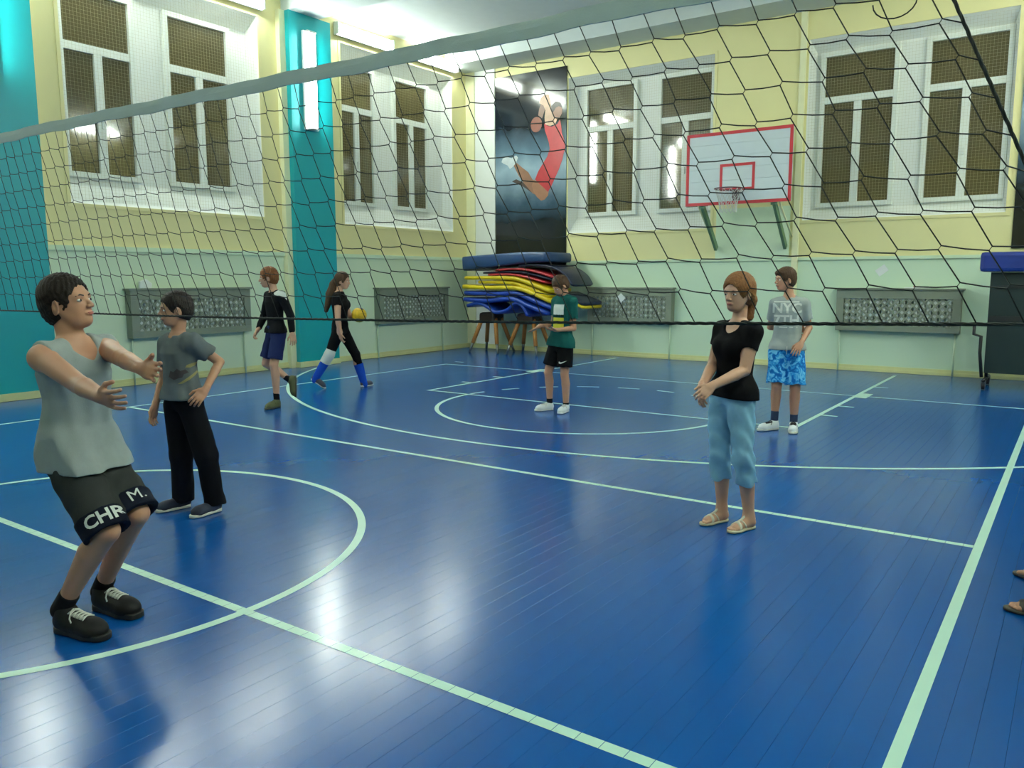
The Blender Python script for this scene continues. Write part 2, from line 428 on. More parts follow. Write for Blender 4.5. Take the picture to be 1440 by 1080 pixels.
# ------------------------------------------------------------------ radiator covers
def radiator(label, axis, a0, a1, z0, z1, pipes=True):
    """slatted wooden cover in front of a wall radiator"""
    pos = -XW if axis == 0 else YB; sg = 1 if axis == 0 else -1
    c = (a0+a1)/2
    o = thing('radiator_cover', label, 'radiator', (pos, c, 0) if axis == 0 else (c, pos, 0), 'radiator covers under the windows')
    def P(a, d, z): return (sg*d, a-c, z) if axis == 0 else (a-c, sg*d, z)
    def bx(name, u0, u1, d0, d1, v0, v1, m, bev=0.0):
        lo = P(u0, d0, v0); hi = P(u1, d1, v1)
        return MB().box(tuple(map(min, lo, hi)), tuple(map(max, lo, hi))).build(name, m, o, bevel=bev)
    D = 0.15
    bx('top_board', a0-0.03, a1+0.03, 0.001, D+0.025, z1-0.03, z1, M_GREYWOOD, 0.004)
    bx('bottom_rail', a0, a1, D-0.025, D, z0, z0+0.10, M_GREYWOOD, 0.004)
    bx('top_rail', a0, a1, D-0.025, D, z1-0.17, z1-0.031, M_GREYWOOD, 0.004)
    for u0, u1 in ((a0, a0+0.12), (a1-0.12, a1)):
        bx('stile', u0, u1, D-0.026, D+0.001, z0+0.10, z1-0.17, M_GREYWOOD, 0.004)
    for u0, u1 in ((a0, a0+0.02), (a1-0.02, a1)):
        bx('side_panel', u0, u1, 0.001, D-0.026, z0, z1-0.031, M_GREYWOOD)
    # diagonal lattice, fine
    b = MB(); p0, p1, q0, q1 = a0+0.12, a1-0.12, z0+0.10, z1-0.17; hh = q1-q0
    for sgn, dd in ((1, D-0.014), (-1, D-0.022)):
        u = p0-hh
        while u < p1:
            # clip the 45 degree slat u..u+hh to the opening
            s0, s1 = max(p0, u), min(p1, u+hh)
            if s1-s0 > 0.03:
                za = q0+(s0-u) if sgn > 0 else q1-(s0-u); zb = q0+(s1-u) if sgn > 0 else q1-(s1-u)
                n = (1, 0, 0) if axis == 0 else (0, 1, 0)
                b.bar(P(s0, dd, za), P(s1, dd, zb), 0.006, 0.028, (0, 0, 1))
            u += 0.105
    tag(b.build('lattice', M_GREYWOOD, o, fix=False), kind='stuff')
    # cast-iron radiator inside
    r = MB(); n = int((p1-p0)/0.09)
    for i in range(n):
        x = p0+(i+0.5)*(p1-p0)/n
        lo = P(x-0.03, 0.035, z0+0.07); hi = P(x+0.03, D-0.03, z1-0.12)
        r.box(tuple(map(min, lo, hi)), tuple(map(max, lo, hi)))
    tag(r.build('radiator_fins', M_RADIATOR, o, bevel=0), kind='stuff')
    for a in (a0+0.05, a1-0.07):
        MB().tube([P(a, 0.04, 0.0), P(a, 0.04, z0)], 0.014, 8).build('pipe', M_MINT, o, smooth=True)
    return o
radiator('grey lattice radiator cover behind the boy in the dark grey shirt', 0, 4.10, 6.14, 0.69, 1.41)
radiator('grey lattice radiator cover on the side wall beside the stacked mats', 0, 9.12, 11.2, 0.66, 1.37)
radiator('grey lattice radiator cover on the end wall right of the boy in green', 1, -3.25, -1.44, 0.68, 1.37)
radiator('grey lattice radiator cover on the end wall beside the folded table', 1, 1.52, 3.36, 0.68, 1.38)

M_PAPER = mat('paper', (226, 232, 228), 0.8)
M_BLUEPLASTIC = mat('dark plastic', (40, 46, 52), 0.5)
def paper(label, c, ux, uy, s, th=0.003, n=(0, -1, 0)):
    o = tag(MB().prism([(-s[0], -s[1]), (s[0], -s[1]), (s[0], s[1]), (-s[0], s[1])], (0, 0, 0), ux, uy, n, th).build('paper_note', M_PAPER), label, 'paper')
    o.location = c; return o
q = math.sqrt(0.5)
paper('tilted white paper note on the wall above the radiator by the folded table', (2.17, YB-0.003, 1.665), (.8, 0, .6), (-.6, 0, .8), (0.085, 0.06))
paper('white diamond shaped paper hanging on the end wall radiator cover', (-2.50, YB-0.155, 1.16), (q, 0, q), (-q, 0, q), (0.07, 0.07))
o = tag(MB().prism([(-.09, 0), (.09, 0), (.10, .07), (.02, .13), (-.08, .10)], (0, 0, 0), (0, 1, 0), (0, 0, 1), (-1, 0, 0), 0.05).build('crumpled_bag', M_PAPER, bevel=0.008), 'crumpled white bag on top of the side wall radiator cover', 'bag')
o.location = (-XW+0.12, 4.36, 1.411)
bk_ = thing('paper_pile', 'small pile of papers with a red card on the radiator by the folded table', 'papers', (2.72, YB-0.09, 1.381))
MB().box((-.18, -.06, 0), (.18, .06, .014)).build('sheets', M_PAPER, bk_)
MB().box((-.05, -.05, .0145), (.07, .05, .028)).build('red_card', mat('red card', (196, 96, 84), 0.6), bk_)
MB().box((.10, -.04, .0145), (.16, .04, .03)).build('dark_box', M_BLUEPLASTIC, bk_)

# ------------------------------------------------------------------ posters
def poster_print():
    m = bpy.data.materials.new('poster print'); m.use_nodes = True; nt = m.node_tree; b = nt.nodes['Principled BSDF']
    b.inputs['Roughness'].default_value = 0.12; b.inputs['Specular IOR Level'].default_value = 0.6
    tc = nt.nodes.new('ShaderNodeTexCoord'); sp = nt.nodes.new('ShaderNodeSeparateXYZ'); nt.links.new(tc.outputs['Object'], sp.inputs[0])
    rp = nt.nodes.new('ShaderNodeValToRGB'); mr = nt.nodes.new('ShaderNodeMapRange'); mr.inputs['From Max'].default_value = 3.9
    nz = nt.nodes.new('ShaderNodeTexNoise'); nz.inputs['Scale'].default_value = 2.2; nz.inputs['Detail'].default_value = 6
    nt.links.new(tc.outputs['Object'], nz.inputs['Vector'])
    ad = nt.nodes.new('ShaderNodeMath'); ad.operation = 'MULTIPLY_ADD'; ad.inputs[1].default_value = 0.5
    nt.links.new(nz.outputs['Fac'], ad.inputs[0]); nt.links.new(sp.outputs['Z'], ad.inputs[2]); nt.links.new(ad.outputs[0], mr.inputs[0])
    e = rp.color_ramp.elements; e[0].position = 0.12; e[0].color = (*lin((8, 12, 16)), 1); e[1].position = 0.98; e[1].color = (*lin((12, 18, 26)), 1)
    for p, c in ((0.30, (14, 24, 34)), (0.40, (52, 76, 92)), (0.58, (150, 174, 188)), (0.68, (92, 118, 136)), (0.80, (22, 34, 46))):
        q = e.new(p); q.color = (*lin(c), 1)
    nt.links.new(mr.outputs[0], rp.inputs[0]); nt.links.new(rp.outputs[0], b.inputs['Base Color'])
    return m
M_POSTER = poster_print()
X0, X1, ZP0, ZP1 = -5.62, -3.85, 1.78, 5.74
po = thing('wall_poster', 'tall dark poster of a leaping basketball player in red', 'poster', (X0, YB-0.001, ZP0))
MB().box((0, -0.03, 0), (X1-X0, 0, ZP1-ZP0)).build('sheet', M_POSTER, po)
PM = lambda n, c: mat('poster '+n, c, 0.3, var=0.25, vscale=7)
FIG = [
 ('far_leg', (64, 52, 48), [(-5.19,3.58),(-5.08,3.62),(-4.94,3.56),(-4.82,3.50),(-4.7,3.4),(-4.56,3.25),(-4.72,3.34),(-4.91,3.46),(-5.05,3.52)]),
 ('far_arm', (120, 84, 66), [(-4.53,4.86),(-4.50,5.0),(-4.44,5.12),(-4.38,5.16),(-4.33,5.03),(-4.38,4.92),(-4.43,4.79)]),
 ('shin', (132, 96, 74), [(-5.17,3.95),(-5.06,3.95),(-4.93,3.85),(-4.77,3.74),(-4.64,3.55),(-4.55,3.26),(-4.66,3.30),(-4.76,3.40),(-4.88,3.52),(-5.01,3.68)]),
 ('shoe', (196, 206, 208), [(-5.46,4.0),(-5.43,4.07),(-5.33,4.10),(-5.2,4.06),(-5.08,4.11),(-5.03,4.06),(-5.08,3.96),(-5.16,3.88),(-5.24,3.84),(-5.30,3.92),(-5.40,3.96)]),
 ('thigh', (150, 108, 82), [(-4.64,3.58),(-4.50,3.52),(-4.39,3.46),(-4.26,3.34),(-4.28,3.24),(-4.36,3.16),(-4.45,3.14),(-4.55,3.22),(-4.63,3.32),(-4.68,3.46)]),
 ('shorts', (176, 44, 50), [(-4.24,4.18),(-4.08,4.14),(-3.90,4.08),(-3.94,3.92),(-4.02,3.74),(-4.12,3.56),(-4.2,3.42),(-4.28,3.31),(-4.36,3.38),(-4.46,3.46),(-4.60,3.58),(-4.52,3.74),(-4.40,3.90),(-4.30,4.02)]),
 ('near_arm', (206, 168, 140), [(-4.50,5.10),(-4.46,5.20),(-4.38,5.25),(-4.27,5.24),(-4.23,5.10),(-4.21,4.94),(-4.12,4.82),(-4.07,4.72),(-4.12,4.64),(-4.24,4.62),(-4.36,4.66),(-4.37,4.80),(-4.35,4.94),(-4.40,5.04)]),
 ('jersey', (184, 40, 48), [(-4.38,4.68),(-4.28,4.62),(-4.19,4.60),(-4.06,4.64),(-4.00,4.72),(-3.97,4.6),(-3.95,4.44),(-3.88,4.26),(-3.87,4.12),(-3.92,4.04),(-4.06,4.08),(-4.24,4.16),(-4.26,4.28),(-4.31,4.42),(-4.36,4.54)]),
 ('head', (146, 104, 82), [(-4.16,4.80),(-4.20,4.92),(-4.12,5.0),(-4.02,5.0),(-3.95,4.93),(-3.95,4.84),(-4.0,4.76),(-4.07,4.73)]),
 ('hair', (48, 34, 26), [(-4.21,4.90),(-4.20,5.02),(-4.10,5.09),(-3.99,5.05),(-3.95,4.95),(-4.03,4.98),(-4.10,4.96),(-4.16,4.88)]),
 ('basketball', (126, 66, 46), [(-4.57+0.14*math.cos(t*math.pi/8), 4.68+0.155*math.sin(t*math.pi/8)) for t in range(16)]),
]
for i, (n, c, poly) in enumerate(FIG):
    MB().prism([(x-X0, z-ZP0) for x, z in poly], (0, -0.0302-0.0006*i, 0), (1, 0, 0), (0, 0, 1), (0, -1, 0), 0.0005).build('printed_'+n, PM(n, c), po)
p2 = thing('wall_poster', 'tall dark poster at the right edge behind the folded table', 'poster', (3.95, YB-0.001, 1.98))
MB().box((0, -0.03, 0), (1.77, 0, 3.75)).build('sheet', M_POSTER, p2)

# ------------------------------------------------------------------ mats stacked on two vaulting bucks
M_WOOD = mat('varnished leg wood', (176, 120, 58), 0.45, var=0.2, vscale=12)
M_LEATHER = mat('dark leather', (52, 38, 28), 0.5, var=0.2)
M_STEEL = mat('steel', (128, 134, 130), 0.4, metal=0.8)
def buck(label, cx, cy):
    o = thing('vaulting_buck', label, 'gym buck', (cx, cy, 0), 'vaulting bucks under the mats')
    MB().box((-0.20, -0.19, 0.62), (0.20, 0.19, 0.84)).build('body', M_LEATHER, o, bevel=0.06, smooth=False)
    for sx in (-1, 1):
        for sy in (-1, 1):
            a = Vector((sx*0.17, sy*0.10, 0.72)); f = Vector((sx*0.37, sy*0.30, 0.0)); t = f+(a-f)*0.27
            lg = MB().tube([a, t], [0.045, 0.042], 10).build('leg', M_WOOD, o, smooth=True)
            MB().tube([t+(a-t)*0.06, f+Vector((0, 0, 0.004))], [0.030, 0.026], 8).build('steel_foot', M_STEEL, lg, smooth=True)
    return o
buck('vaulting buck with splayed wooden legs under the mats, nearer the corner', -5.26, 11.42)
buck('vaulting buck with splayed wooden legs behind the boy in green', -4.30, 11.42)

def vinyl(name, rgb): return mat('vinyl '+name, rgb, 0.42, var=0.06, vscale=3, bump=0.12, bscale=14)
def smooth_curve(pts, n=6):
    P = [Vector((x, 0, z)) for x, z in pts]; out = []
    for i in range(len(P)-1):
        p0, p1, p2, p3 = P[max(i-1, 0)], P[i], P[i+1], P[min(i+2, len(P)-1)]
        for j in range(n):
            t = j/n
            out.append(0.5*((2*p1)+(p2-p0)*t+(2*p0-5*p1+4*p2-p3)*t*t+(3*p1-p0-3*p2+p3)*t**3))
    out.append(P[-1]); return out
def gym_mat(label, pts, th, y0, y1, m, th2=None):
    """mat swept along a sagging x-z curve, rounded edges"""
    c = smooth_curve(pts); n = len(c); ox = c[0].x
    sec = 10; b = MB(); yc = (y0+y1)/2; hd = (y1-y0)/2
    for i, p in enumerate(c):
        t = (c[min(i+1, n-1)]-c[max(i-1, 0)]).normalized(); nn = Vector((-t.z, 0, t.x))
        h = (th+(th2-th)*i/(n-1) if th2 else th)/2
        e = 0.8 if i in (0, n-1) else 1.0
        r = min(0.045, h*0.8)
        prof = [(-hd, -h+r), (-hd+r*.3, -h+r*.3), (-hd+r, -h), (hd-r, -h), (hd-r*.3, -h+r*.3), (hd, -h+r), (hd, h-r), (hd-r*.3, h-r*.3), (hd-r, h), (-hd+r, h), (-hd+r*.3, h-r*.3), (-hd, h-r)]
        for (y, z) in prof: b.v.append(tuple(Vector((p.x-ox, y*e+0.0, p.z))+nn*z*e))
    s = 12
    for i in range(n-1):
        for j in range(s): b.f.append((i*s+j, i*s+(j+1) % s, (i+1)*s+(j+1) % s, (i+1)*s+j))
    b.f.append(tuple(reversed(range(s)))); b.f.append(tuple((n-1)*s+j for j in range(s)))
    o = tag(b.build('gym_mat', m, smooth=True), label, 'mat', 'gym mats piled by the corner'); o.location = (ox, yc, 0)
    return o
V_BLUE = vinyl('blue', (22, 62, 156)); V_YEL = vinyl('yellow', (214, 190, 22)); V_RED = vinyl('red', (168, 40, 48)); V_NAVY = vinyl('navy', (30, 62, 104)); V_DK = vinyl('dark navy', (18, 30, 58))
ya, yb = 10.98, 11.85
gym_mat('lowest blue gym mat sagging between the wooden bucks', [(-5.62,.97),(-5.3,1.04),(-5.08,.97),(-4.85,.86),(-4.58,.91),(-4.37,1.05),(-4.2,1.0),(-4.06,.80)], 0.07, ya, yb, V_BLUE)
gym_mat('second blue gym mat from the bottom of the pile', [(-5.72,1.12),(-5.08,1.09),(-4.46,1.14),(-4.03,1.0),(-3.58,.86)], 0.085, ya-.02, yb, V_BLUE)
gym_mat('upper blue gym mat lying just under the yellow mats', [(-5.72,1.25),(-4.9,1.23),(-4.37,1.25),(-3.99,1.13),(-3.40,.94)], 0.09, ya, yb, V_BLUE)
gym_mat('lowest yellow gym mat drooping to the right', [(-5.74,1.38),(-5.08,1.355),(-4.37,1.355),(-3.94,1.255),(-3.50,1.09)], 0.085, ya-.03, yb, V_YEL)
gym_mat('middle yellow gym mat set back in the pile', [(-5.36,1.47),(-4.54,1.46),(-4.11,1.375),(-3.58,1.20)], 0.07, ya+.02, yb, V_YEL)
gym_mat('uppermost yellow gym mat drooping to the right', [(-5.69,1.555),(-4.9,1.555),(-4.4,1.54),(-4.03,1.455),(-3.52,1.295)], 0.075, ya-.02, yb, V_YEL)
gym_mat('lower thin red gym mat in the pile', [(-5.1,1.615),(-4.54,1.625),(-4.11,1.57),(-3.62,1.455)], 0.04, ya+.02, yb, V_RED)
gym_mat('dark blue gym mat between the two red mats', [(-5.25,1.655),(-4.5,1.675),(-4.08,1.64),(-3.5,1.51)], 0.04, ya+.05, yb, V_DK)
gym_mat('upper thin red gym mat arching under the navy mat', [(-4.9,1.70),(-4.46,1.735),(-4.1,1.71),(-3.78,1.65),(-3.46,1.56)], 0.045, ya+.02, yb, V_RED)
gym_mat('dark navy gym mat bending down at the right end of the pile', [(-4.35,1.79),(-3.9,1.80),(-3.5,1.75),(-3.21,1.60),(-3.07,1.40)], 0.05, ya+.05, yb, V_DK)
gym_mat('thick navy crash mat lying on top of the pile', [(-5.74,1.84),(-5.0,1.895),(-4.2,1.945),(-3.55,1.955)], 0.30, ya-.02, yb+.05, V_NAVY, 0.18)
gym_mat('blue gym mat tip sticking out right of the boy in green', [(-3.44,1.26),(-3.2,1.18),(-2.84,1.055)], 0.07, ya+.1, yb, V_DK)
gym_mat('yellow gym mat tip sticking out right of the boy in green', [(-3.36,1.15),(-3.14,1.09),(-2.84,.985)], 0.05, ya+.1, yb, V_YEL)

# ------------------------------------------------------------------ basketball backboard
M_BOARD = mat('backboard white paint', (206, 218, 222), 0.45, var=0.05)
M_REDP = mat('red line paint', (190, 46, 56), 0.5)
M_GREENP = mat('green painted timber', (104, 136, 104), 0.5, var=0.12)
M_CORD = mat('white net cord', (196, 200, 196), 0.8)
M_RIM = mat('rim paint', (92, 52, 62), 0.4)
bb = thing('basketball_backboard', 'white basketball backboard with red border and hoop', 'backboard', (0, 11.25, 0))
BX, BZ0, BZ1 = 0.905, 2.78, 3.985
npl = 6
for i in range(npl):
    z0 = BZ0+(BZ1-BZ0)*i/npl; z1 = BZ0+(BZ1-BZ0)*(i+1)/npl
    MB().box((-BX, 0.0, z0+0.001), (BX, 0.03, z1-0.001)).build('plank', M_BOARD, bb, bevel=0.0015)
lw = 0.052
for n, (x0, x1, z0, z1) in dict(border_bottom=(-BX, BX, BZ0, BZ0+lw), border_top=(-BX, BX, BZ1-lw, BZ1), border_side=(-BX, -BX+lw, BZ0+lw, BZ1-lw), border_side_=(BX-lw, BX, BZ0+lw, BZ1-lw),
     target_bottom=(-.30, .30, 3.005, 3.05), target_top=(-.30, .30, 3.405, 3.45), target_side=(-.30, -.255, 3.05, 3.405), target_side_=(.255, .30, 3.05, 3.405)).items():
    MB().box((x0, -0.004, z0), (x1, 0.0, z1)).build(n.rstrip('_'), M_REDP, bb)
for sx in (-1, 1):
    MB().bar((sx*0.62, 0.05, 2.80), (sx*0.62, YB-11.25-0.075, 2.07), 0.10, 0.05, (1, 0, 0)).build('strut', M_GREENP, bb, bevel=0.004)
    MB().bar((sx*0.62, 0.03, 3.6), (sx*0.62, YB-11.25-0.004, 3.6), 0.08, 0.06).build('bracket', M_GREENP, bb, bevel=0.004)
    MB().box((sx*0.62-0.05, 0.031, 2.74), (sx*0.62+0.05, 0.07, 3.9)).build('batten', M_GREENP, bb)
    MB().tube([(sx*0.70, 0.06, 2.80), (sx*0.72, YB-11.25-0.07, 2.25)], 0.016, 8).build('brace', M_CREAM, bb, smooth=True)
hy, hr = -0.375, 0.225
rim = MB().tube([(hr*math.cos(t*math.pi/16), hy+hr*math.sin(t*math.pi/16), 3.0) for t in range(32)], 0.010, 8, closed=True).build('rim', M_RIM, bb, smooth=True)
MB().box((-0.07, hy+hr, 2.985), (0.07, -0.004, 3.012)).add([(-.06,-.005,2.985),(.06,-.005,2.985),(.06,-.005,2.84),(-.06,-.005,2.84),(-.03,hy+hr,2.985),(.03,hy+hr,2.985)],
     [(0,1,2,3),(0,1,5,4),(3,2,5,4),(0,4,3),(1,2,5)]).build('rim_bracket', M_RIM, rim)
nb = MB(); ng = 12
def hp(i, l):
    r = (0.222, 0.185, 0.155, 0.14, 0.135)[l]; a = 2*math.pi*(i+0.5*(l % 2))/ng
    return (r*math.cos(a), hy+r*math.sin(a), 2.995-0.095*l)
for l in range(4):
    for i in range(ng):
        nb.tube([hp(i, l), hp(i, l+1)], 0.0045, 5); nb.tube([hp(i, l), hp(i-1 if l % 2 == 0 else i+1, l+1)], 0.0045, 5)
nb.build('hoop_net', M_CORD, bb)

# ------------------------------------------------------------------ volleyball net
M_NETCORD = mat('black net cord', (16, 26, 24), 0.7)
M_ROPE = mat('dark rope', (22, 34, 32), 0.75, bump=0.4, bscale=120)
M_TAPE = mat('grey canvas tape', (196, 214, 210), 0.8, bump=0.3, bscale=200)
M_POST = mat('post paint', (70, 92, 100), 0.4)
vn = thing('volleyball_net', 'black volleyball net with pale canvas top tape stretched across the court', 'net', (0, 0, 0))
def zbot(x): return 1.365+0.004*x+0.0030*x*abs(x) if x > -1 else 1.362
def ztop(x): return 2.325+0.012*math.cos(x*0.9)
def shear(x): return 0.30+0.026*max(x, -2)
ROWS = 10
def node(i, j):
    xt = 4.49-0.1015*i; zt = ztop(xt); zb = zbot(xt); t = j/ROWS
    sag = 0.018*math.sin(t*math.pi)*math.sin(xt*1.7+0.6)
    z = zt+(zb-zt)*t+sag*0.4
    wob = 0.012*math.sin(i*1.9+j*0.9)+0.008*math.sin(j*2.3+i*0.37)
    return Vector((xt+shear(xt)*(zt-z)*(1+0.10*t)+wob*0.35, 0.012*math.sin(xt*2.1+t*2.5)*math.sin(t*math.pi), z+0.004*math.sin(i*2.7+j)))
ncol = 92
RC = 0.0017
cords = MB(); grid = [[node(i, j) for j in range(ROWS+1)] for i in range(ncol)]
KN = 0.0048
for i in range(ncol):
    pts = []
    for j in range(ROWS+1):
        p = grid[i][j]
        if 0 < j < ROWS:
            pts += [p+Vector((0.003, 0, KN)), p+Vector((-0.003, 0, -KN))]
        else: pts.append(p)
    cords.tube(pts, RC, 5)
    for j in range(1, ROWS):
        if i+1 < ncol:
            cords.tube([grid[i+1][j]+Vector((0.003, 0, KN)), (grid[i+1][j]+grid[i][j])/2+Vector((0, 0, -0.002)), grid[i][j]+Vector((-0.003, 0, -KN))], RC, 4, cap=False)
def edge_x(z): return 4.525+0.435*(2.34-z)
for j in range(1, ROWS):
    p = grid[0][j]; cords.tube([p+Vector((0.003, 0, KN)), Vector((edge_x(p.z-0.01), 0, p.z-0.012))], RC, 4, cap=False)
cords.build('net_mesh', M_NETCORD, vn, smooth=True, fix=False)
xs = [-4.86+0.06*i for i in range(int(9.40/0.06)+1)]
tape = MB()
prof = []
for i, x in enumerate(xs):
    wv = 0.0035*math.sin(x*9)+0.0025*math.sin(x*23+1); zt = ztop(x)
    prof.append([(x, -0.0035+wv*.4, zt-0.008+wv), (x, -0.0045+wv*.5, zt+0.020), (x, -0.003, zt+0.046+wv*.6), (x, 0.003, zt+0.046+wv*.6), (x, 0.0045+wv*.5, zt+0.020), (x, 0.0035+wv*.4, zt-0.008+wv)])
for p in prof: tape.v += p
for i in range(len(prof)-1):
    for j in range(6): tape.f.append((i*6+j, i*6+(j+1) % 6, (i+1)*6+(j+1) % 6, (i+1)*6+j))
tape.f += [tuple(range(6)), tuple(len(tape.v)-6+j for j in range(6))]
tape.build('top_tape', M_TAPE, vn, smooth=False)
def rope(name, pts, r, m, parent, pitch=0.035, strands=3):
    """laid rope: strands twisted around each other"""
    b = MB(); L = [0.0]
    P = [Vector(p) for p in pts]
    for a, c in zip(P, P[1:]): L.append(L[-1]+(c-a).length)
    n = int(L[-1]/(pitch/7)); rows = []
    for s in range(strands):
        cur = []
        k_ = 0
        for i in range(n+1):
            d = L[-1]*i/n
            while k_ < len(L)-2 and d > L[k_+1]: k_ += 1
            t = (d-L[k_])/max(1e-9, L[k_+1]-L[k_]); p = P[k_].lerp(P[k_+1], t); tn = (P[k_+1]-P[k_]).normalized()
            a = tn.cross(Vector((0, 1, 0))).normalized(); c = tn.cross(a)
            ph = 2*math.pi*(d/(pitch*strands)+s/strands)
            cur.append(p+(a*math.cos(ph)+c*math.sin(ph))*r*0.55)
        b.tube(cur, r*0.58, 5)
    return b.build(name, m, parent, smooth=True, fix=False)
bx_ = [-4.8+0.25*i for i in range(40)]
rope('bottom_rope', [(x, 0, zbot(x-0.42)) for x in bx_ if x < 4.96]+[(5.05, 0, 1.455)], 0.0046, M_ROPE, vn)
rope('side_rope', [(edge_x(z), 0, z) for z in (2.345, 2.1, 1.87, 1.6, 1.452)], 0.0042, M_ROPE, vn)
MB().tube([(4.46+0.05*math.cos(t), 0.0, 2.235+0.04*math.sin(t)-0.02) for t in [math.pi+math.pi*i/10 for i in range(11)]], 0.0018, 5).build('loose_loop', M_NETCORD, vn, smooth=True)
MB().tube([(-4.86, 0, 2.355), (-5.06, 0, 2.37)], 0.004, 6).tube([(4.50, 0, 2.36), (5.28, 0, 2.39)], 0.004, 6).tube([(-4.8, 0, 1.36), (-5.06, 0, 1.35)], 0.004, 6).tube([(5.05, 0, 1.455), (5.28, 0, 1.46)], 0.004, 6).build('tension_cord', M_ROPE, vn, smooth=True)
for sx, lb in ((-5.1, 'net post beyond the left edge'), (5.32, 'net post beyond the right edge')):
    p = thing('net_post', 'grey steel volleyball '+lb, 'post', (sx, 0, 0))
    MB().tube([(0, 0, 0.02), (0, 0, 2.5)], 0.04, 14).build('pole', M_POST, p, smooth=True)
    MB().tube([(0, 0, 0.001), (0, 0, 0.03)], 0.12, 18).build('base_plate', M_POST, p)

# ------------------------------------------------------------------ folded table-tennis table with a blue mat on top
M_TABLE = mat('dark green table top', (12, 36, 36), 0.5)
M_BLACKM = mat('black steel tube', (26, 30, 32), 0.45)
M_RUBBER = mat('rubber', (24, 24, 26), 0.7)
tt = thing('folded_table', 'dark green folded table on castors at the right edge', 'table', (4.6, 10.95, 0))
for y in (-0.16, 0.14):
    MB().box((-0.78, y, 0.22), (0.78, y+0.022, 1.62)).build('table_half', M_TABLE, tt, bevel=0.004)
    MB().box((-0.76, y-0.02 if y < 0 else y+0.022, 0.95), (0.76, y if y < 0 else y+0.042, 1.02)).build('stiffener', M_BLACKM, tt)
    MB().box((-0.70, y-0.02 if y < 0 else y+0.022, 1.40), (0.70, y if y < 0 else y+0.042, 1.44)).build('stiffener', M_BLACKM, tt)
for x in (-0.76, 0.76):
    MB().tube([(x, 0, 0.14), (x, 0, 0.9)], 0.022, 8).build('upright', M_BLACKM, tt, smooth=True)
    fr_ = MB().tube([(x, -0.36, 0.13), (x, 0.36, 0.13)], 0.025, 8).build('foot_bar', M_BLACKM, tt, smooth=True)
    for y in (-0.33, 0.33):
        MB().tube([(x-0.02, y, 0.053), (x+0.02, y, 0.053)], 0.05, 16).build('castor', M_RUBBER, fr_, smooth=False)
        MB().box((x-0.03, y-0.02, 0.05), (x+0.03, y+0.02, 0.14)).build('castor_fork', M_STEEL, fr_)
MB().box((-0.76, -0.05, 0.25), (0.76, 0.05, 0.30)).build('cross_bar', M_BLACKM, tt)
MB().tube([(-0.80, -0.2, 0.16), (-0.84, -0.2, 0.5), (-0.84, -0.2, 0.73), (-0.93, -0.2, 0.76), (-0.93, -0.2, 0.88)], 0.022, 8).build('lever', M_BLACKM, tt, smooth=True)
bm_ = tag(MB().box((-0.93, -0.30, 0), (0.9, 0.32, 0.27)).build('folded_mat', vinyl('deep blue', (14, 42, 122)), bevel=0.05), 'blue folded gym mat lying on top of the folded table', 'mat')
bm_.location = (4.62, 10.95, 1.625)

# ================================================================== people
# A body is one continuous surface: tapered limbs, lofted torso, head and hands are blended as a distance field and meshed.
def V3(p): return np.asarray(p, dtype=np.float64)
def nrm(v): v = V3(v); return v/np.linalg.norm(v)

